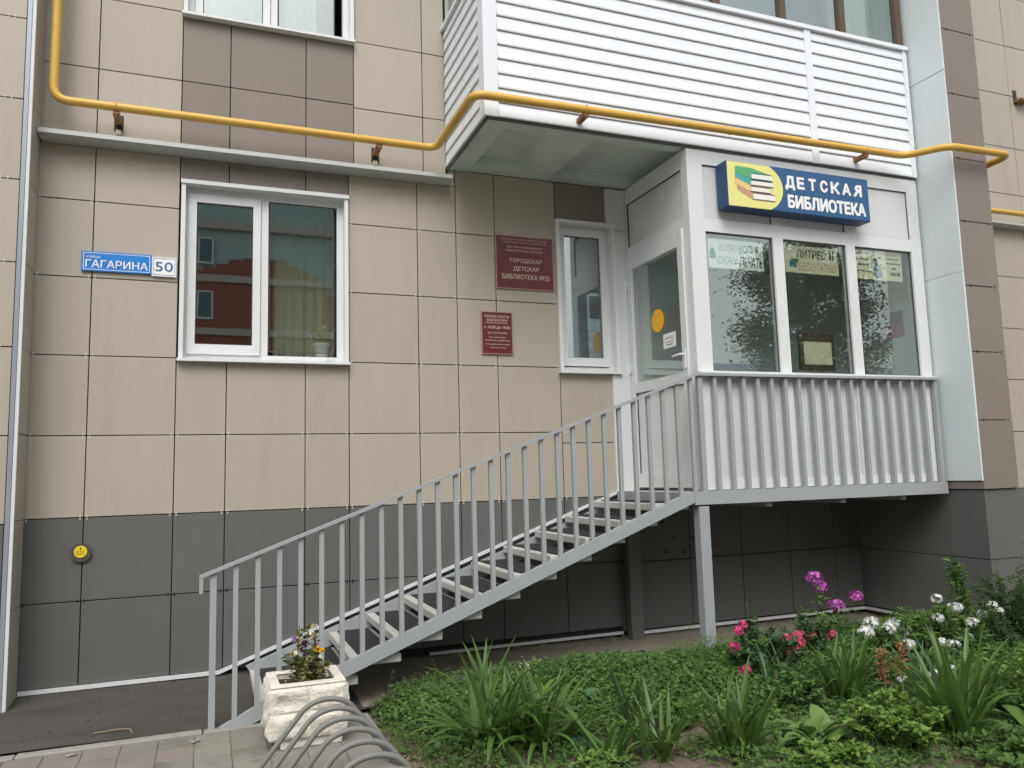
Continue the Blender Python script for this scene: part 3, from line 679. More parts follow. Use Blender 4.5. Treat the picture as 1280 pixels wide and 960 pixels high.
# banners behind the panes
YB = PY+.0365
def banner(name, x0, x1, z0, z1, base, label, draw):
    t = thing(name, ((x0+x1)/2, YB, z0), label, 'banner')
    MB().box(x0, x1, YB, YB+.002, z0, z1).build('sheet', base, t)
    draw(t); return t
def d1(t):
    text_mb(MB(), 'КСЕРО', 4.10, 4.30, 2.10, 2.165, FACE_Y, YB-.001, shear=.25).build('lettering', 'inkf', t)
    text_mb(MB(), 'КОПИЯ', 4.31, 4.52, 2.095, 2.165, FACE_Y, YB-.001, shear=.25, bold=.02).build('lettering', 'inkg', t)
    text_mb(MB(), 'СКАН', 4.08, 4.28, 1.985, 2.055, FACE_Y, YB-.001, shear=.25).build('lettering', 'inkbl', t)
    text_mb(MB(), 'ПЕЧАТЬ', 4.31, 4.55, 1.975, 2.06, FACE_Y, YB-.001, shear=.25, bold=.02).build('lettering', 'inkd', t)
    e_ = MB(); e_.box(4.00, 4.06, YB-.001, YB, 2.03, 2.09); e_.disc((4.03, 2.10), .022, 'y', YB-.001, YB, 10); e_.build('emblem', 'inkg', t)
banner('window_banner', 3.985, 4.565, 1.945, 2.205, 'paper', 'white banner about copying and printing behind the left porch pane', d1)
def d2(t):
    text_mb(MB(), 'ЛИТРЕС', 4.93, 5.27, 2.10, 2.18, FACE_Y, YB-.001, shear=.2, bold=.015).build('lettering', 'inkd', t)
    text_mb(MB(), 'БЕСПЛАТНО', 4.95, 5.38, 1.985, 2.06, FACE_Y, YB-.001, shear=.2).build('lettering', 'inkr', t)
    e_ = MB(); e_.box(4.85, 4.93, YB-.001, YB, 2.01, 2.07); e_.box(4.87, 4.95, YB-.0015, YB-.0005, 2.05, 2.09); e_.build('emblem', 'inkg', t)
    e_ = MB(); e_.box(5.31, 5.33, YB-.001, YB, 2.10, 2.22); e_.box(5.345, 5.36, YB-.001, YB, 2.10, 2.20); e_.build('emblem', 'wood', t)
banner('window_banner', 4.80, 5.41, 1.96, 2.215, 'paperc', 'cream banner reading LITRES behind the middle porch pane', d2)
def d3(t):
    l_ = MB()
    for i, (a, b, z_, h_) in enumerate([(5.62,5.79,2.14,.012),(5.65,5.77,2.085,.016),(5.63,5.79,2.025,.012),(6.00,6.15,2.16,.012),(6.0,6.17,2.115,.014),(6.06,6.12,2.065,.02),(6.03,6.15,2.005,.034)]):
        k = a
        while k < b: l_.box(k, k+.012+.006*((i*7+int(k*100)) % 3), YB-.001, YB, z_, z_+h_); k += .022
    l_.build('lettering', 'inkd', t)
    l_ = MB()
    for a, b, z_ in ((5.62, 5.78, 2.195), (5.94, 6.15, 2.20)):
        k = a
        while k < b: l_.box(k, k+.014, YB-.001, YB, z_, z_+.015); k += .02
    l_.build('lettering', 'inkr', t)
    e_ = MB(); e_.disc((5.885, 2.05), .055, 'y', YB-.001, YB, 14); e_.disc((5.86, 2.13), .035, 'y', YB-.001, YB, 12); e_.box(5.84, 5.94, YB-.0012, YB, 1.975, 2.03); e_.build('emblem', 'inkbl', t)
banner('window_banner', 5.60, 6.19, 1.955, 2.235, 'paperc', 'cream banner of small print with a blue grey picture behind the right porch pane', d3)
# door stickers
XG = dx0+.0225
tag(MB().disc((-.52, 1.575), .105, 'x', XG-.001, XG, 32).build('round_sticker', 'sticker', None), 'round yellow sticker on the glass of the porch door', 'sticker')
nn = thing('door_notice', (XG, -.70, 1.30), 'small white paper notice on the porch door glass by the handle', 'notice')
MB().box(XG-.001, XG, -.80, -.60, 1.30, 1.43).build('sheet', 'paper', nn)
FACE_X = lambda u, v, d: (d, u, v)
text_mb(MB(), 'ВХОД', -.64, -.76, 1.375, 1.40, FACE_X, XG-.002).build('lettering', 'inkd', nn)
l_ = MB(); l_.box(XG-.002, XG-.0011, -.77, -.63, 1.35, 1.354); l_.box(XG-.002, XG-.0011, -.75, -.65, 1.325, 1.333); l_.build('printed_line', 'inkd', nn)

# ------------------------------------------------------------------ signs
LS = thing('library_sign', (4.87, -1.18, 2.435), 'blue lightbox sign with a stack of books and white Cyrillic lettering over the porch', 'sign')
sx0, sx1, sz0, sz1, sy = 4.083, 5.650, 2.437, 2.842, -1.25
MB().cbox(sx0, sx1, sy, PY-.003, sz0, sz1, .004).build('box', 'sblued', LS)
MB().box(sx0+.006, sx1-.006, sy-.002, sy-.0005, sz0+.006, sz1-.006).build('face', 'sblue', LS)
yp = [(sx0+.006, sz0+.006), (sx0+.47, sz0+.006)]
for i in range(15):
    a = -1.05+2.1*i/14; yp.append((sx0+.30+.285*math.cos(a), (sz0+sz1)/2+.227*math.sin(a)))
yp += [(sx0+.47, sz1-.006), (sx0+.006, sz1-.006)]
yp = [(u, min(max(v_, sz0+.006), sz1-.006)) for u, v_ in yp]
MB().prism(yp, 'y', sy-.004, sy-.0021).build('yellow_field', 'syel', LS)
BK = [0.]
def book(x0, z0, w_, h_, sk, mt):
    """clip-art book: skewed cover seen from the spine corner plus page block"""
    y = sy-.0055-BK[0]; BK[0] += .0012
    c = MB(); c.face([(x0, y, z0+sk), (x0+.16, y, z0), (x0+.16, y, z0+h_), (x0, y, z0+h_+sk)]); y -= .0002
    c.face([(x0, y, z0+h_+sk), (x0+.16, y, z0+h_), (x0+.16+w_, y, z0+h_), (x0+w_*.55+.04, y, z0+h_+sk)]); c.build('book_cover', mt, LS)
    p = MB(); p.box(x0+.165, x0+.16+w_, y-.001, y+.0005, z0+.008, z0+h_-.008); p.build('book_pages', 'page', LS)
    l = MB(); l.box(x0+.160, x0+.165+w_, y-.0015, y, z0+h_-.004, z0+h_); l.box(x0+.160, x0+.165+w_, y-.0015, y, z0, z0+.004); l.build('book_outline', 'sline', LS)
book(4.18, 2.515, .23, .062, .075, 'sbrown'); book(4.16, 2.583, .20, .052, .06, 'sorange'); book(4.165, 2.640, .235, .050, .055, 'steal'); book(4.17, 2.695, .22, .056, .045, 'sgreen')
text_mb(MB(), 'ДЕТСКАЯ', 4.0, 4.6, 0, 1, FACE_Y, 0)  # warm the font
lt = MB()
xs = [4.705, 4.832, 4.962, 5.092, 5.212, 5.342, 5.470]
for ch, x_ in zip('ДЕТСКАR', xs): text_mb(lt, ch, *((x_+.09, x_) if ch == 'R' else (x_, x_+(.090 if ch in 'ДКА' else .072))), 2.668 if ch != 'Д' else 2.650, 2.768, FACE_Y, sy-.004, bold=.15)
lt.build('lettering', 'swhite', LS)
text_mb(MB(), 'БИБЛИОТЕКА', 4.720, 5.592, 2.487, 2.597, FACE_Y, sy-.004, bold=.15).build('lettering', 'swhite', LS)

AS = thing('address_plate', (-.57, -.02, 1.82), 'blue and white street address plate reading 50 to the left of the large window', 'sign')
MB().box(-.912, -.428, -.022, -.004, 1.848, 2.0).build('street_plate', 'ablue', AS)
b_ = MB(); frame_rect(b_, -.900, -.440, 1.858, 1.990, .004, -.0235, -.0221); b_.build('border', 'awhite', AS)
text_mb(MB(), 'УЛИЦА', -.882, -.785, 1.944, 1.966, FACE_Y, -.0235, bold=.01).build('lettering', 'awhite', AS)
text_mb(MB(), 'ГАГАРИНА', -.884, -.455, 1.876, 1.934, FACE_Y, -.0235, bold=.04).build('lettering', 'awhite', AS)
MB().box(-.426, -.250, -.022, -.004, 1.836, 1.988).build('number_plate', 'awhite', AS)
b_ = MB(); frame_rect(b_, -.417, -.260, 1.846, 1.980, .003, -.0235, -.0221); b_.build('border', 'anum', AS)
text_mb(MB(), '50', -.402, -.276, 1.876, 1.950, FACE_Y, -.0235, bold=.03).build('number', 'anum', AS)

def plaque(x0, x1, z0, z1, label, rows, extra=None):
    t = thing('wall_plaque', ((x0+x1)/2, -.02, z0), label, 'plaque')
    MB().box(x0, x1, -.018, -.004, z0, z1).build('edge', 'pframe', t); MB().box(x0+.008, x1-.008, -.0205, -.0181, z0+.008, z1-.008).build('plate', 'maroon', t)
    for s_, a, b, c, d, bo in rows: text_mb(MB(), s_, a, b, c, d, FACE_Y, -.0215, bold=bo).build('lettering', 'pgold', t)
    if extra: extra(t)
plaque(2.426, 3.000, 1.915, 2.418, 'large maroon library plaque beside the narrow window', [
 ('УПРАВЛЕНИЕ КУЛЬТУРЫ АДМИНИСТРАЦИИ', 2.475, 2.945, 2.372, 2.388, .01), ('ГОРОДСКОГО ОКРУГА', 2.49, 2.93, 2.345, 2.361, .01),
 ('МБУ "ЦЕНТРАЛИЗОВАННАЯ', 2.535, 2.885, 2.298, 2.317, .01), ('БИБЛИОТЕЧНАЯ СИСТЕМА"', 2.525, 2.895, 2.266, 2.285, .01),
 ('ГОРОДСКАЯ', 2.565, 2.880, 2.158, 2.202, .02), ('ДЕТСКАЯ', 2.595, 2.850, 2.080, 2.128, .02), ('БИБЛИОТЕКА №32', 2.485, 2.955, 2.008, 2.054, .02)])
def hrs(t): MB().box(2.31, 2.525, -.0215, -.0206, 1.588, 1.592).build('rule', 'pgold', t)
plaque(2.272, 2.572, 1.305, 1.695, 'small maroon opening hours plaque below the large plaque', [
 ('РЕЖИМ РАБОТЫ', 2.305, 2.540, 1.638, 1.660, .02), ('БИБЛИОТЕКИ', 2.325, 2.52, 1.604, 1.626, .02), ('с 10.00 до 19.00', 2.30, 2.545, 1.532, 1.562, .02), ('БЕЗ ПЕРЕРЫВА', 2.33, 2.52, 1.490, 1.506, .01),
 ('Выходной день', 2.345, 2.505, 1.450, 1.466, .005), ('воскресенье, понедельник', 2.305, 2.545, 1.420, 1.435, .005), ('Последний рабочий день', 2.31, 2.54, 1.386, 1.402, .005), ('санитарный день', 2.35, 2.505, 1.356, 1.371, .005)], hrs)
GM = thing('round_marker', (-.85, -.02, -.32), 'round black marker with a yellow face on the grey plinth at left', 'marker')
MB().disc((-.848, -.252), .068, 'y', -.022, -.004, 32).build('rim', 'sgrey', GM, True)
MB().disc((-.850, -.245), .043, 'y', -.027, -.0225, 28).build('face', 'syell', GM, True)
l_ = MB(); l_.disc((-.850, -.222), .006, 'y', -.029, -.0275, 10)
for k in range(3):
    for j in range(5): l_.box(-.876+.011*j, -.870+.011*j, -.0285, -.0272, -.243-.012*k, -.239-.012*k)
l_.build('print', 'black', GM)

# ------------------------------------------------------------------ staircase with railing
ST = thing('staircase', (1.9, -.6, -1.3), 'grey metal staircase with baluster railing rising along the wall to the porch', 'staircase')
YN = -1.15
slope = .385
def top_n(x): return .035+(x-3.61)*.3725
sg = MB(); sg.prism([(.055, -1.312), (.30, -1.198), (3.635, .050), (3.66, .050), (3.66, -.038), (3.655, -.040), (.285, -1.294), (.25, -1.312)], 'y', YN-.005, YN+.045)
sg.build('stringer', 'rail', ST)
sg = MB(); sg.prism([(.36, -1.27), (.30, -1.165), (3.58, -.018), (3.70, -.015), (3.66, -.14)], 'y', -.085, -.042); sg.build('stringer', 'rail', ST)
tr_me = mat_me = None
for k in range(-1, 10):
    xr = .966+.2965*k; zb_ = -1.144+.1167*k
    if k == -1: zb_ += .01
    if tr_me is None:
        mb = MB().cbox(-.345, 0, -1.01, 0, 0, .058, .006); tr_me = bpy.data.meshes.new('tread'); tr_me.from_pydata(mb.v, [], mb.f); tr_me.materials.append(MT['tread'])
        mb = MB().cbox(-.285, -.040, -.985, -.02, .0585, .066, .003); mat_me = bpy.data.meshes.new('rubber_mat'); mat_me.from_pydata(mb.v, [], mb.f); mat_me.materials.append(MT['rubber'])
    t_ = put('tread', tr_me, ST, (xr, -.09, zb_), rot=(0, rnd.uniform(-.006, .006), 0))
    put('rubber_mat', mat_me, t_, (xr, -.09, zb_))
# landing
ld = MB(); ld.box(3.62, XP-.04, YN+.046, -.012, -.02, .046); ld.build('landing_deck', 'tread', ST)
MB().box(3.662, XP-.03, YN-.005, YN+.045, -.058, .050).build('landing_beam', 'rail', ST)
MB().box(3.56, 3.618, YN+.05, -.046, -.065, .045).build('landing_beam', 'rail', ST)
for x_ in (4.4, 5.2, 5.9): MB().box(x_, x_+.06, YN+.05, -.02, -.10, -.024).build('cross_beam', 'rail', ST)
MB().cbox(3.70, 3.795, YN+.0, YN+.09, -1.38, -.072, .004).build('support_post', 'rail', ST)
MB().cbox(3.60, 3.73, -.14, -.05, -1.34, -.105, .004).build('support_post', 'grey', ST)
# railing
def hr_z(x): return -.362+(x+.032)*(1.002+.362)/(3.736+.032)
hr = MB(); c_ = .011
hr.prism([(-.035, hr_z(-.035)-c_), (3.735, hr_z(3.735)-c_), (6.40, 1.012-c_), (6.40, 1.012+c_), (3.735, hr_z(3.735)+c_), (-.035, hr_z(-.035)+c_)], 'y', YN-.022, YN+.022)
hr.prism([(-.035, hr_z(-.035)-c_-.0005), (-.035, hr_z(-.035)-.10), (-.013, hr_z(-.035)-.10), (-.013, hr_z(-.013)-c_-.0005)], 'y', YN-.02, YN+.02)
hr.build('handrail', 'rail', ST)
bw = .0155
for i in range(28):
    x_ = .048+.1345*i; lo = max(top_n(x_)-.01, -1.30) if i else -1.31
    if i == 1: lo = -1.27
    mb = MB(); b_ = bw*(1.25 if i == 0 else 1)
    mb.prism([(x_-b_, lo), (x_+b_, lo), (x_+b_, hr_z(x_+b_)-c_-.0005), (x_-b_, hr_z(x_-b_)-c_-.0005)], 'y', YN-.001, YN+.028); mb.build('baluster', 'rail', ST)
for k in range(19):
    x_ = 3.77+.1455*k; b_ = bw*(1.4 if k in (0, 18) else 1.0)
    mb = MB().box(x_-b_, x_+b_, YN-.003, YN+.034, .0505, 1.0005); mb.build('baluster', 'rail', ST)

# ------------------------------------------------------------------ planter
PL = thing('stone_planter', (.56, -1.55, -1.30), 'cream rough stone planter box standing before the foot of the stairs', 'planter')
def rough_block(x0, x1, y0, y1, z0, z1, amp, faces, seed, n=9):
    """block whose visible sides are hewn: bulging noisy skin"""
    bm = bmesh.new(); bmesh.ops.create_cube(bm, size=1)
    bmesh.ops.subdivide_edges(bm, edges=bm.edges, cuts=n, use_grid_fill=True)
    sc = Vector((x1-x0, y1-y0, z1-z0)); c0 = Vector(((x0+x1)/2, (y0+y1)/2, (z0+z1)/2))
    for v in bm.verts:
        q = v.co.copy(); p = Vector((q.x*sc.x, q.y*sc.y, q.z*sc.z)); wp = p+c0
        out = Vector((0, 0, 0))
        for ax, sgn in faces:
            if q[ax]*sgn > .499:
                o = [a for a in range(3) if a != ax]
                ed = min(.5-abs(q[o[0]]), .5-abs(q[o[1]]))
                k = min(1, ed*7)
                d = amp*k*(.55+.9*noise.noise(wp*11+Vector((seed, 0, 0)))+.5*noise.noise(wp*27+Vector((0, seed, 0))))
                out[ax] += sgn*d
        v.co = p+out
    me = bpy.data.meshes.new('stone_block'); bm.to_mesh(me); bm.free(); me.materials.append(MT['stone'])
    me.polygons.foreach_set('use_smooth', [True]*len(me.polygons)); me.set_sharp_from_angle(angle=R(28))
    return put('stone_block', me, PL, c0)
px0, px1, py0, py1 = .355, .785, -1.735, -1.335
rb = [(-1.245, -1.102), (-1.102, -.962)]
for ri, (z0, z1) in enumerate(rb):
    xm = px0+(px1-px0)*(.52 if ri else .47)
    for a, b in ((px0, xm), (xm, px1)):
        fc = [(1, -1)]
        if a == px0: fc.append((0, -1))
        if b == px1: fc.append((0, 1))
        rough_block(a, b, py0, py0+.055, z0, z1, .026, fc, 3*ri+a*9)
    rough_block(px0, px0+.055, py0+.057, py1, z0, z1, .030, [(0, -1), (1, 1)], 7+ri); rough_block(px1-.055, px1, py0+.057, py1, z0, z1, .02, [(0, 1), (1, 1)], 9+ri)
    rough_block(px0+.057, px1-.057, py1-.055, py1, z0, z1, .02, [(1, 1)], 11+ri)
MB().box(px0+.004, px1-.004, py0+.004, py1-.004, -1.245, -.99).build('body', 'stone', PL)
rm = MB(); rm.cbox(px0, px1, py0, py0+.06, -.960, -.945, .005); rm.cbox(px0, px1, py1-.06, py1, -.960, -.945, .005); rm.cbox(px0, px0+.06, py0+.061, py1-.061, -.960, -.945, .005); rm.cbox(px1-.06, px1, py0+.061, py1-.061, -.960, -.945, .005)
rm.build('rim', 'stone', PL)
MB().cbox(.415, .765, -1.715, -1.36, -1.303, -1.247, .006).build('foot', 'stone', PL)
so_ = MB(); n = 12
for j in range(n+1):
    for i in range(n+1):
        x_ = px0+.058+(px1-px0-.116)*i/n; y_ = py0+.058+(py1-py0-.116)*j/n; so_.v.append((x_, y_, -.985+.018*noise.noise((x_*20, y_*20, 0))))
for j in range(n):
    for i in range(n): a = j*(n+1)+i; so_.f.append((a, a+1, a+n+2, a+n+1)); so_.mi.append(0)
so_.build('soil', 'psoil', PL, 'all')

# ------------------------------------------------------------------ bicycle rack
BR = thing('bicycle_rack', (.58, -2.7, -1.3), 'grey tube bicycle rack with a row of arched hoops in front of the planter', 'bike rack')
tilt = .0
for k in range(7):
    y_ = -2.19-.192*k; zt = -.932
    x_ = .61+.012*k
    pts = [(x_-.40, y_, -1.30), (x_-.105, y_, zt-.015), (x_, y_, zt+.012), (x_+.11, y_, zt-.015), (x_+.36, y_, -1.30)]
    MB().tube(fillet(pts, .075, 7), .0142, 12).build('hoop', 'rack', BR, True)
MB().tube([(.215, -2.10, -1.287), (.30, -3.45, -1.287)], .0125, 10).build('base_rail', 'rack', BR, True)
MB().tube([(.965, -2.10, -1.287), (1.05, -3.45, -1.287)], .0125, 10).build('base_rail', 'rack', BR, True)

# ------------------------------------------------------------------ plants
def leaf_mesh(name, L, W, bend, mt, segs=8, fold=.25, tip=.0, shape='strap', curl=0., wav=0.):
    """one leaf growing from the origin, leaning over to +X"""
    mb = MB(); x = z = 0.; a = R(4)
    for i in range(segs+1):
        t = i/segs
        if shape == 'strap': wd = W*min(1, .55+t*1.2)*(1-t**3)**.8
        else: wd = W*max(0, math.sin(math.pi*min(1, max(0, (t-.18)/.82))**.75))+.006
        if i == segs: wd = .0015
        up = Vector((-math.sin(a+math.pi/2*0), 0, 0))
        nx, nz = -math.cos(a), math.sin(a)      # leaf upper side normal
        wv = wav*math.sin(t*9)
        f_ = fold*wd
        mb.v += [(x+nx*(f_+wv), -wd/2, z+nz*(f_+wv)), (x, 0, z), (x+nx*(f_-wv), wd/2, z+nz*(f_-wv))]
        st = L/segs; a += bend/segs*(.3+1.6*t)
        x += st*math.sin(a); z += st*math.cos(a)
    for i in range(segs):
        b = i*3
        mb.f += [(b, b+1, b+4, b+3), (b+1, b+2, b+5, b+4)]; mb.mi += [0, 0]
    me = bpy.data.meshes.new(name); me.from_pydata(mb.v, [], mb.f); me.materials.append(MT[mt])
    me.polygons.foreach_set('use_smooth', [True]*len(me.polygons))
    return me
IR = [leaf_mesh('leaf', rnd.uniform(.46, .66), rnd.uniform(.034, .050), b, 'iris') for b in (.08, .15, .25, .4, .6, 1.0, 1.8)]
IB = [leaf_mesh('leaf', rnd.uniform(.40, .62), rnd.uniform(.024, .034), b, 'irisb') for b in (.12, .25, .45, .8, 1.4)]
DL = [leaf_mesh('leaf', .36, .016, b, 'dryleaf') for b in (.15, .5, 1.1)]
HO = [leaf_mesh('leaf', rnd.uniform(.24, .32), rnd.uniform(.09, .125), b, 'hosta', 8, .18, shape='broad', wav=.004) for b in (.9, 1.3, 1.6)]
RO = [leaf_mesh('leaf', rnd.uniform(.20, .26), rnd.uniform(.14, .18), b, 'round', 8, .12, shape='broad', wav=.005) for b in (.9, 1.3, 1.7)]
def gz(x, y): return soil_z(x, y)-.012
def clump(name, x, y, n, lib, label, cat, spread=.07, lean=(.05, .55), sc=(.8, 1.15), az=None, group=None, dry=0):
    t = thing(name, (x, y, gz(x, y)), label, cat, group)
    for i in range(n):
        k = rnd.random(); ang = rnd.uniform(0, 2*math.pi) if az is None else rnd.gauss(az[0], az[1])
        r = spread*math.sqrt(rnd.random()); an2 = rnd.uniform(0, 2*math.pi)
        me = rnd.choice(DL) if i < dry else rnd.choice(lib)
        put('leaf', me, t, (x+r*math.cos(an2), y+r*math.sin(an2)*.7, gz(x, y)), rot=(rnd.uniform(-.12, .12), rnd.uniform(*lean), ang), sc=rnd.uniform(*sc))
    return t
IG = 'strap leaved clumps in the flower bed'
clump('iris_clump', 1.50, -2.22, 70, IR, 'large fan of iris leaves at the left front of the bed', 'plant', .12, (.05, 1.05), (.7, 1.08), group=IG)
clump('iris_clump', 1.78, -2.30, 38, IR, 'smaller iris tuft just right of the large left fan', 'plant', .10, (.05, .9), (.65, .95), group=IG)
clump('iris_clump', 2.40, -2.25, 26, IB, 'narrow upright blue green tuft behind the middle of the bed', 'plant', .06, (.02, .3), (.6, .85), dry=6, group=IG)
clump('iris_clump', 2.28, -2.75, 30, IR, 'iris tuft left of the centre front of the bed', 'plant', .10, (.05, .8), (.5, .75), group=IG)
clump('iris_clump', 2.72, -2.85, 54, IR, 'broad upright iris fan at the centre front of the bed', 'plant', .12, (.02, .55), (.55, .85), group=IG)
clump('iris_clump', 3.85, -2.45, 56, IR, 'dark iris fan behind the hosta', 'plant', .11, (.02, .45), (.6, .85), group=IG)
clump('iris_clump', 3.95, -3.2, 52, IR, 'tall iris fan with wide drooping leaves at the right front', 'plant', .11, (.02, .55), (.8, 1.1), group=IG)
clump('iris_clump', 3.60, -2.1, 16, IB, 'thin grassy tuft between the rose bush and the hosta', 'plant', .09, (.05, .6), (.6, .85), group=IG)
clump('iris_clump', 4.45, -2.55, 20, IB, 'grassy tuft below the white phlox', 'plant', .12, (.05, .7), (.7, 1.0), group=IG)
clump('daylily_tuft', 2.05, -2.62, 14, IR, 'low arching tuft at the bottom edge left of centre', 'plant', .08, (.4, 1.0), (.6, .8), group=IG)
clump('hosta', 3.16, -2.92, 40, HO, 'light green broad leaved hosta at the front of the bed', 'plant', .10, (.2, 1.0), (.65, .95))
clump('broad_leaf_weed', 2.42, -1.78, 13, RO, 'round leaved grey green weed in the middle of the bed', 'plant', .05, (.1, .8), (.7, 1.0))
clump('broad_leaf_weed', 2.95, -1.65, 7, RO, 'dark round leaved plant left of the pink rose bush', 'plant', .05, (.3, .9), (.8, 1.1))
clump('dock_plant', 2.02, -1.72, 5, [leaf_mesh('leaf', .28, .085, .5, 'bright', 8, .15, shape='broad')], 'upright yellow green dock leaves beside the round leaved weed', 'plant', .04, (.0, .35), (.8, 1.1))
clump('broad_leaf_weed', 1.72, -1.95, 5, [leaf_mesh('leaf', .26, .10, .6, 'bright', 8, .15, shape='broad')], 'pale broad leaves behind the large left iris', 'plant', .04, (.0, .5), (.7, 1.0))

def bush(name, x, y, label, cat, stems, h, rad, lsize, mt, nl, flowers=(), fmt=None, fr=.05, asp=.36, group=None, lean=.25, base=.12, nfl=26, pet=.016):
    """upright herbaceous plant: stems, a joined leaf mass and separate flower heads"""
    z0 = gz(x, y); t = thing(name, (x, y, z0), label, cat, group); st = MB(); lines = []
    tips = [Vector(f) for f in flowers]
    for i in range(stems):
        a = rnd.uniform(0, 2*math.pi); r = base*math.sqrt(rnd.random()); b0 = Vector((x+r*math.cos(a), y+r*math.sin(a), z0))
        if i < len(tips): e = tips[i]-Vector((0, 0, fr*.6))
        else:
            a = rnd.uniform(0, 2*math.pi); rr_ = rad*math.sqrt(rnd.random())
            e = Vector((x+rr_*math.cos(a), y+rr_*math.sin(a), z0+h*rnd.uniform(.6, 1)*(1-.45*(rr_/rad)**2)))
        mid = (b0+e)/2+Vector((rnd.gauss(0, .02), rnd.gauss(0, .02), .03)); pts = [b0*(1-u)**2+mid*2*u*(1-u)+e*u*u for u in (0, .25, .5, .75, 1)]
        st.tube(pts, .0045, 5, r1=.002); lines.append((b0, mid, e))
    st.build('stem', 'stem', t, kind='stuff')
    def cf():
        b0, m_, e = rnd.choice(lines); u = rnd.uniform(.18, .97)**.8
        p = b0*(1-u)**2+m_*2*u*(1-u)+e*u*u; a = rnd.uniform(0, 2*math.pi)
        return p, (math.cos(a), math.sin(a), .25)
    leaf_cloud(nl, cf, lsize, asp).build('foliage', mt, t, kind='stuff')
    for f_ in tips: flower_head('flower_head', f_, fr*rnd.uniform(.8, 1.15), fmt, t, nfl, pet)
    return t
def flower_head(name, c, r, mt, t, n=26, pet=.016):
    mb = MB(); c = Vector(c)
    for _ in range(n):
        d = Vector((rnd.gauss(0, 1), rnd.gauss(0, 1), rnd.gauss(.25, .8))).normalized(); p = c+Vector((d.x*r, d.y*r, d.z*r*.8))*rnd.uniform(.75, 1)
        q = d.to_track_quat('Z', 'Y'); k0 = rnd.random()*6; s_ = pet*rnd.uniform(.8, 1.2)
        ring = []
        for j in range(10):
            rad_ = s_ if j % 2 == 0 else s_*.5; a = k0+j*math.pi/5
            ring.append(p+q @ Vector((rad_*math.cos(a), rad_*math.sin(a), .25*rad_)))
        n0 = len(mb.v); mb.v += [tuple(p)]+[tuple(v) for v in ring]
        for j in range(10): mb.f.append((n0, n0+1+j, n0+1+(j+1) % 10)); mb.mi.append(0)
    return mb.build(name, mt, t)
A = at
bush('magenta_phlox', 4.55, -1.45, 'tall plant with two bright magenta flower heads in front of the dark plinth', 'flower', 9, .55, .16, .075, 'phl', 260, [A(1018, 722, -1.5), A(1026, 734, -1.46), A(1070, 746, -1.5), A(1045, 757, -1.4)], 'magenta', .062, nfl=46, pet=.02)
bush('rose_bush', 3.72, -1.78, 'dark leaved rose bush with single pink blooms near the support post', 'bush', 24, .56, .27, .055, 'darkl', 1500, [A(923, 788, -1.75), A(918, 808, -1.8), A(932, 838, -1.95), A(968, 847, -2.0), A(929, 781, -1.7)], 'rose', .033, .6, nfl=20, pet=.022)
bush('pink_phlox', 4.25, -1.72, 'bushy plant with a cluster of coral pink flower heads', 'flower', 28, .48, .32, .055, 'darkl', 1900, [A(984, 797, -1.75), A(998, 793, -1.7), A(1014, 795, -1.72), A(1030, 796, -1.7), A(992, 808, -1.8), A(990, 818, -1.8), A(1000, 803, -1.78), A(1040, 792, -1.65)], 'pink', .042, .45, nfl=22, pet=.02)
WG = 'white phlox plants'
bush('white_phlox', 4.85, -1.95, 'leafy phlox with white flower heads at the left of the white group', 'flower', 26, .52, .28, .075, 'phl', 1500, [A(1119, 781, -2.0), A(1135, 806, -2.1), A(1083, 791, -1.9), A(1089, 779, -1.85), A(1126, 789, -2.0), A(1112, 786, -2.02)], 'white', .060, .3, nfl=46, pet=.019, group=WG)
bush('white_phlox', 5.15, -2.0, 'tall phlox with white heads at the middle of the white group', 'flower', 26, .56, .26, .075, 'phl', 1500, [A(1171, 748, -2.0), A(1190, 760, -2.0), A(1197, 759, -1.98), A(1173, 772, -2.05), A(1177, 803, -2.15), A(1192, 806, -2.15), A(1199, 801, -2.12), A(1210, 797, -2.1)], 'white', .044, .3, nfl=30, pet=.018, group=WG)
bush('white_phlox', 5.4, -2.0, 'phlox with two small white heads at the right of the white group', 'flower', 14, .52, .2, .085, 'phl', 520, [A(1240, 757, -2.0), A(1247, 764, -2.0), A(1228, 768, -2.05), A(1215, 778, -2.1)], 'white', .044, .3, nfl=30, pet=.018, group=WG)
bush('white_phlox', 4.65, -2.55, 'low phlox with small white heads below the others', 'flower', 14, .36, .24, .07, 'phl', 560, [A(1168, 842, -2.6), A(1183, 843, -2.6), A(1190, 836, -2.55), A(1128, 848, -2.6)], 'white', .032, .35, nfl=18, pet=.016, group=WG)
bush('tall_phlox_bud', 5.55, -1.9, 'tall pale green flowerless spire rising above the white phlox', 'plant', 6, .86, .06, .075, 'phl', 520, [], None, .03, .3)
bush('dark_shrub', 6.0, -2.1, 'dark feathery shrub at the right edge before the pier', 'shrub', 46, .80, .45, .055, 'darkl', 4800, [], None, .03, .22)
bush('light_leafy_plant', 3.55, -3.1, 'light green cut leaved bushy plant at the front right of the bed', 'plant', 40, .30, .32, .046, 'bright', 2600, [], None, .03, .6)
bush('light_leafy_plant', 2.98, -3.25, 'low light green plant under the hosta leaves', 'plant', 18, .18, .24, .042, 'bright', 900, [], None, .03, .6)
bush('light_leafy_plant', 4.75, -3.15, 'bushy green plant at the right edge with small red flowers', 'plant', 34, .50, .36, .045, 'bright', 2000, [A(1226, 860, -3.05), A(1272, 837, -2.9)], 'redf', .02, .4, nfl=10, pet=.014)
bush('coral_flower', 4.0, -2.1, 'small coral flowers above the iris fan behind the hosta', 'flower', 8, .36, .14, .05, 'phl', 220, [A(1052, 828, -2.2), A(1060, 830, -2.2), A(1078, 829, -2.15)], 'pink', .018, nfl=10, pet=.013)
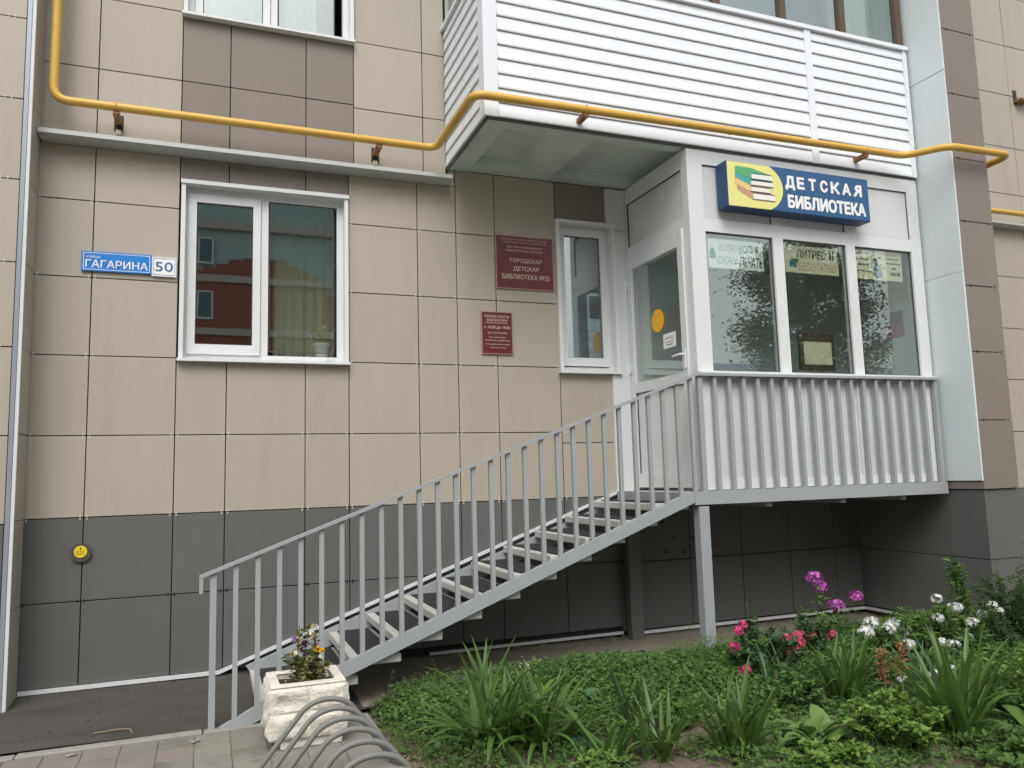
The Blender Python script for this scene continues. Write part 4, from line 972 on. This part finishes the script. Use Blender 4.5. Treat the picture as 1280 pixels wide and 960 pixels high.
bush('yellow_green_weed', 4.4, -1.6, 'loose green weed between the pink and the white phlox', 'plant', 14, .35, .25, .06, 'cover', 420, [], None, .03, .35)
bush('bushy_weed', 5.6, -2.7, 'bright green bushy weed under the dark shrub', 'plant', 34, .42, .45, .05, 'cover', 2400, [], None, .03, .4)
bush('bushy_weed', 5.0, -2.5, 'green leafy weed at the foot of the middle white phlox', 'plant', 22, .36, .35, .06, 'phl', 800, [], None, .03, .4)
bush('tall_weed', 3.05, -1.15, 'small dark sprig at the back of the bed left of the support post', 'plant', 3, .22, .05, .04, 'darkl', 60)
bush('tall_weed', 3.98, -1.32, 'tall thin grassy weed right of the support post', 'plant', 7, .52, .14, .05, 'phl', 130, [], None, .03, .2)
for i, (x_, y_) in enumerate(((3.92, -2.72), (4.08, -2.68))):
    t = thing('sorrel_stalk', (x_, y_, gz(x_, y_)), ('rusty brown sorrel seed head leaning left beside the tall iris', 'rusty brown sorrel seed head, the fuller one nearer the tall iris')[i], 'plant')
    mb = MB(); tp = Vector((x_-.03+.05*i, y_, gz(x_, y_)+.42)); mb.tube([(x_, y_, gz(x_, y_)), tp], .004, 5); mb.build('stem', 'twig', t)
    leaf_cloud(260, lambda: (Vector((x_, y_, gz(x_, y_))).lerp(tp, rnd.uniform(.5, 1))+Vector((rnd.gauss(0, .016), rnd.gauss(0, .016), 0)), (rnd.gauss(0, 1), rnd.gauss(0, 1), .3)), .022, .6).build('foliage', 'sorrel', t, kind='stuff')
t = thing('dry_twigs', (1.86, -2.02, -1.31), 'tangle of dry pale stalks between the iris clumps', 'twigs'); mb = MB()
for i in range(26):
    a = rnd.uniform(0, 6.3); b0 = Vector((1.86+rnd.gauss(0, .05), -2.02+rnd.gauss(0, .05), -1.31)); l_ = rnd.uniform(.1, .26)
    if i < 2: l_ = .36-.08*i
    e = b0+Vector((math.cos(a)*l_*(.15 if i < 3 else .5), math.sin(a)*l_*.3, l_*rnd.uniform(.75, 1))); mb.tube([b0, b0.lerp(e, .5)+Vector((rnd.gauss(0, .015), 0, rnd.gauss(0, .01))), e], .003, 4)
mb.build('stalks', 'twig', t)
leaf_cloud(40, lambda: (Vector((1.82+rnd.gauss(0, .02), -2.02, -.92+rnd.uniform(-.07, .05))), (rnd.gauss(0, 1), 0, .5)), .018, .5).build('foliage', 'cream', t, kind='stuff')
# pansies in the planter
pa = thing('pansy_plant', (.57, -1.53, -.985), 'small pansies of several colours growing in the stone planter', 'flower')
st = MB(); ln = []
for i in range(34):
    b0 = Vector((.57+rnd.gauss(0, .05), -1.53+rnd.gauss(0, .05), -.985)); h_ = rnd.uniform(.08, .2) if i > 4 else rnd.uniform(.22, .34)
    e = b0+Vector((rnd.gauss(0, .05), rnd.gauss(0, .03), h_))
    if i == 0: e = Vector((.60, -1.53, -.62))
    if i == 1: e = Vector((.64, -1.52, -.66))
    st.tube([b0, b0.lerp(e, .5)+Vector((0, 0, .01)), e], .003, 5); ln.append((b0, e))
st.build('stem', 'stem', pa, kind='stuff')
def pc():
    b0, e = rnd.choice(ln); return b0.lerp(e, rnd.uniform(.15, .95)), (rnd.gauss(0, 1), rnd.gauss(0, 1), .3)
leaf_cloud(1300, pc, .036, .55).build('foliage', 'olive', pa, kind='stuff')
for q, mt_, r_ in (((367, 799), 'lilac', .018), ((382, 805), 'burg', .022), ((376, 812), 'burg', .02), ((390, 792), 'cream', .016), ((393, 783), 'cream', .014), ((396, 811), 'yelf', .02), ((402, 813), 'yelf', .014), ((402, 820), 'white', .014), ((386, 823), 'cream', .014), ((370, 816), 'cream', .012)):
    flower_head('flower', A(*q, -1.56), r_, mt_, pa, 9, .014)

# ground cover over the bed, denser towards the back
def cover(name, mt, n, fx, size, asp, hfun, seed):
    g = np.random.default_rng(seed); mb_v = np.zeros((n, 4, 3)); k = 0
    while k < n:
        x_, y_ = fx(g)
        dens = noise.noise((x_*1.3, y_*1.3, seed))*.5+.5
        h_ = hfun(x_, y_)*(.55+.9*dens)
        if g.random() > max(.05, min(1, h_*9)): continue
        z_ = soil_z(x_, y_)+h_*g.random()**.7
        a = g.uniform(0, 2*math.pi); s_ = size*g.uniform(.6, 1.3); d = np.array([math.cos(a), math.sin(a), g.uniform(-.35, .6)]); d /= np.linalg.norm(d)
        nr = np.array([g.normal(0, .5), g.normal(0, .5)-.3, 1]); sd_ = np.cross(d, nr); sd_ /= np.linalg.norm(sd_)
        c = np.array([x_, y_, z_])
        mb_v[k] = [c, c+d*s_*.5+sd_*s_*asp*.5, c+d*s_, c+d*s_*.5-sd_*s_*asp*.5]; k += 1
    me = bpy.data.meshes.new(name); me.from_pydata([tuple(v) for v in mb_v.reshape(-1, 3)], [], [(4*i, 4*i+1, 4*i+2, 4*i+3) for i in range(n)]); me.materials.append(MT[mt])
    o = bpy.data.objects.new(name, me); COL.objects.link(o); return o
def hcov(x, y):
    b = 1/(1+math.exp((-y-1.95-.10*(x-2))*6))       # back strip is lush
    edge = min(1, max(0, (x-1.0)/.25))*min(1, max(0, (-.98-y)/.12))
    return (.13*b+.05+.015*min(2, max(0, x-3.6))-.16*(1 if x < 2.8 else .25)*max(0, noise.noise((x*1.9, y*1.9, 4))+.12)*(1-b*.7))*edge
o = cover('ground_cover', 'cover', 85000, lambda g: (1.0+g.random()**.9*6.2, -1.0-g.random()**1.15*3.2), .034, .62, hcov, 3); o['kind'] = 'stuff'; tag(o, 'dense low green weeds covering the flower bed', 'ground cover')
o = cover('ground_cover', 'cover', 60000, lambda g: (1.0+g.random()**.9*6.2, -1.0-g.random()**1.6*2.4), .019, .55, lambda x, y: hcov(x, y)*1.12, 5); o['kind'] = 'stuff'; tag(o, 'fine feathery weeds at the back of the flower bed', 'ground cover')
o = cover('ground_cover', 'coverd', 22000, lambda g: (1.0+g.random()*6.2, -1.0-g.random()**1.4*2.6), .045, .4, lambda x, y: hcov(x, y)*1.15, 8); o['kind'] = 'stuff'; tag(o, 'darker taller weeds mixed into the low ground cover', 'ground cover')
gb = MB()
for i in range(5200):
    x_ = 1.0+rnd.random()*6; y_ = -1.02-rnd.random()**1.2*3.0
    if hcov(x_, y_) < .02 or (y_ < -2.0 and noise.noise((x_*2, y_*2, 9)) < .0): continue
    h_ = rnd.uniform(.05, .16); a = rnd.uniform(0, 6.3); w_ = .004; z_ = soil_z(x_, y_)-.01; l_ = rnd.uniform(0, .6)*h_
    dx, dy = math.cos(a), math.sin(a)
    p0 = (x_-dy*w_, y_+dx*w_, z_); p1 = (x_+dy*w_, y_-dx*w_, z_); m0 = (x_-dy*w_*.7+dx*l_*.35, y_+dx*w_*.7+dy*l_*.35, z_+h_*.6); m1 = (x_+dy*w_*.7+dx*l_*.35, y_-dx*w_*.7+dy*l_*.35, z_+h_*.6)
    gb.face([p0, p1, m1, m0]); gb.face([m0, m1, (x_+dx*l_, y_+dy*l_, z_+h_)])
o = gb.build('grass', 'grass', None, kind='stuff'); tag(o, 'thin grass blades among the weeds of the bed', 'grass')
clump('broad_leaf_weed', 2.02, -2.42, 12, RO, 'low pale broad leaves at the bottom edge between the iris tufts', 'plant', .08, (.4, 1.1), (.45, .7))
clump('broad_leaf_weed', 4.42, -3.35, 18, HO, 'broad leaves at the lower right corner of the bed', 'plant', .10, (.2, 1.0), (.6, .9))
clump('broad_leaf_weed', 1.28, -2.12, 9, RO, 'small broad leaves at the left edge of the bed by the bike rack', 'plant', .06, (.4, 1.1), (.35, .5))
bush('bushy_weed', 2.62, -2.3, 'loose leafy weed behind the centre iris fan', 'plant', 18, .2, .25, .045, 'cover', 700, [], None, .03, .45)
bush('bushy_weed', 3.55, -2.35, 'leafy weed between the rose bush and the hosta', 'plant', 22, .3, .3, .05, 'phl', 1000, [], None, .03, .4)
bush('bushy_weed', 4.3, -2.15, 'leafy weed under the pink and white blooms', 'plant', 22, .34, .32, .05, 'phl', 1100, [], None, .03, .4)
sb = MB()
for i in range(900):
    x_ = 1.05+rnd.random()**1.5*3.6; y_ = -1.9-rnd.random()*1.3
    z_ = soil_z(x_, y_)+rnd.uniform(.004, .03); a = rnd.uniform(0, 6.3); l_ = rnd.uniform(.02, .07); w_ = .0025
    dx, dy = math.cos(a)*l_, math.sin(a)*l_; sb.face([(x_-dy*.06, y_+dx*.06, z_), (x_+dy*.06, y_-dx*.06, z_), (x_+dx, y_+dy, z_+rnd.uniform(-.004, .015))])
o = sb.build('grass', 'straw', None, kind='stuff'); tag(o, 'dry straw and dead bits lying on the bare soil patches', 'straw')
bush('bushy_weed', 3.95, -3.55, 'low leafy weeds at the bottom right before the tall iris', 'plant', 24, .14, .34, .05, 'cover', 900, [], None, .03, .5)
bush('bushy_weed', 4.55, -3.0, 'leafy weeds behind the tall iris at the right', 'plant', 24, .3, .36, .05, 'phl', 1100, [], None, .03, .45)
bush('bushy_weed', 1.95, -2.72, 'small leafy weed at the bottom edge of the bed', 'plant', 14, .09, .2, .045, 'bright', 420, [], None, .03, .55)
sd2 = MB()
for i in range(90):
    x_ = 1.1+rnd.random()*5; y_ = -1.15-rnd.random()*1.5; z_ = soil_z(x_, y_); h_ = rnd.uniform(.18, .36); e = Vector((x_+rnd.gauss(0, .04), y_+rnd.gauss(0, .04), z_+h_))
    sd2.tube([(x_, y_, z_), Vector((x_, y_, z_)).lerp(e, .6)+Vector((rnd.gauss(0, .01), 0, 0)), e], .0022, 4, r1=.001)
    for q in range(5):
        c_ = e-Vector((0, 0, .012*q)); a = rnd.uniform(0, 6.3); sd2.face([c_, c_+Vector((math.cos(a)*.012, math.sin(a)*.012, .006)), c_+Vector((math.cos(a)*.016, math.sin(a)*.016, -.002))])
o = sd2.build('grass', 'grass', None, kind='stuff'); tag(o, 'thin seeding grass stalks standing above the weeds', 'grass')
gr2 = MB()
for i in range(420):
    x_ = -1.6+rnd.random()**.8*2.9; y_ = -1.1+abs(rnd.gauss(0, .45)) if rnd.random() < .5 else rnd.uniform(-1.1, -.03)
    if y_ > -.03: continue
    z_ = apron_z(x_, y_)+.002; s_ = rnd.uniform(.003, .009); a = rnd.uniform(0, 6.3)
    gr2.face([(x_+s_*math.cos(a), y_+s_*math.sin(a), z_), (x_+s_*math.cos(a+2.1), y_+s_*math.sin(a+2.1), z_), (x_+s_*math.cos(a+4.2), y_+s_*math.sin(a+4.2), z_+.003)]); gr2.face([(x_+s_*math.cos(a), y_+s_*math.sin(a), z_), (x_, y_, z_+s_*.8), (x_+s_*math.cos(a+2.1), y_+s_*math.sin(a+2.1), z_)])
gr2.build('gravel', 'asphg', None, kind='stuff')
# tiny litter on the asphalt
tag(MB().tube(fillet([(-.62, -.98, apron_z(-.62, -.98)+.006), (-.50, -1.0, apron_z(-.5, -1)+.02), (-.42, -.99, apron_z(-.42, -.99)+.012), (-.40, -1.06, apron_z(-.4, -1.06)+.004)], .02), .004, 6).build('twig', 'twig', None), 'bent dry twig lying on the asphalt near the kerb', 'twig')
for q, l_ in (((-.06, -1.36, -1.298), 'small white scrap of litter on the pavers by the stair foot'), ((-.72, -1.30, -1.298), 'pale scrap of litter on the pinkish pavers')):
    mb = MB(); mb.face([(q[0], q[1], q[2]), (q[0]+.05, q[1]+.01, q[2]+.012), (q[0]+.045, q[1]+.035, q[2]+.004), (q[0]-.01, q[1]+.02, q[2]+.009)]); tag(mb.build('paper_scrap', 'kerb', None), l_, 'litter')

# ------------------------------------------------------------------ across the street (seen mirrored in the glass)
OB = thing('brick_building', (-4, -38, -1.4), 'red and yellow brick apartment block across the street, mirrored in the large window', 'building')
YO = -36
ob = MB(); ob.box(-34, 18, YO-12, YO, -1.4, 16); ob.build('wall', 'pale', OB)
# window reflection's paler zone put into the wall colour, above a stepped brick edge
steps = [(-34, 11.8), (-1.4, 11.8)]
bk = MB(); x_ = -34.0
for a, b, h_ in ((-34, -6, 10.9), (-6, -.9, 10.9), (-.9, -.35, 11.1), (-.35, .3, 11.3), (.3, .9, 11.5), (.9, 1.6, 11.75), (1.6, 3.25, 11.9)): bk.box(a, b, YO+.02, YO+.16, -1.4, h_)
bk.build('brick_facing', 'brick', OB)
bk = MB()
for a, b, h_ in ((3.25, 3.8, 11.9), (3.8, 4.4, 11.65), (4.4, 4.9, 11.4), (4.9, 5.5, 11.1), (5.5, 5.9, 10.8)): bk.box(a, b, YO+.02, YO+.17, -1.4, h_)
bk.build('brick_facing', 'ybrick', OB)
bk = MB(); bk.box(5.9, 18, YO+.02, YO+.15, -1.4, 10.2); bk.build('brick_facing', 'brick', OB)
for z_ in (1.9, 4.8, 7.75, 10.55, 13.4, 15.6): MB().box(-34, 18, YO+.1, YO+.30, z_, z_+.36).build('band', 'band', OB)
for fl in range(4):
    for x_ in (-14, -10.5, -7, -3.6, -.6, 7.2, 10.6, 14):
        wz = 2.9+2.85*fl; f_ = MB(); frame_rect(f_, x_-.75, x_+.75, wz, wz+1.45, .1, YO+.165, YO+.22); f_.box(x_-.05, x_+.05, YO+.165, YO+.22, wz+.1, wz+1.35)
        wi = f_.build('window', 'pvc', OB); MB().box(x_-.66, x_+.66, YO+.164, YO+.19, wz+.09, wz+1.36).build('pane', 'owin', wi)
SH = thing('low_shed', (27, -34, -1.4), 'low blue grey metal shed across the yard, mirrored in the porch glass', 'shed')
MB().box(20, 48, -40, -30, -1.4, 5.2).build('wall', 'shed', SH); MB().prism([(-40.4, 5.2), (-35, 6.6), (-29.6, 5.2)], 'x', 19.6, 48.4).build('roof', 'shed', SH)
TR = thing('yard_tree', (17.7, -15, -1.4), 'broad leafy tree across the yard, mirrored in the porch glass', 'tree')
tk = MB(); tk.tube([(17.7, -15, -1.4), (17.75, -15, 1.5), (17.6, -15.1, 4), (17.8, -15, 6.6)], .22, 10, r1=.06)
limbs = []
for i in range(16):
    a = i*2.4; z_ = 2.2+i*.27; b0 = Vector((17.7, -15, z_)); l_ = 2.35-.05*i; e = b0+Vector((math.cos(a)*l_, math.sin(a)*l_, .9)); limbs.append((b0, e)); tk.tube([b0, b0.lerp(e, .5)+Vector((0, 0, .1)), e], .06, 6, r1=.015)
tk.build('trunk', 'bark', TR, True)
def tc_():
    b0, e = rnd.choice(limbs); u = rnd.uniform(.3, 1.05); p = b0.lerp(e, u)+Vector((rnd.gauss(0, .34), rnd.gauss(0, .34), rnd.gauss(0, .3))); return p, (rnd.gauss(0, 1), rnd.gauss(0, 1), -.2)
leaf_cloud(30000, tc_, .135, .6).build('crown', 'leaft', TR, kind='stuff')
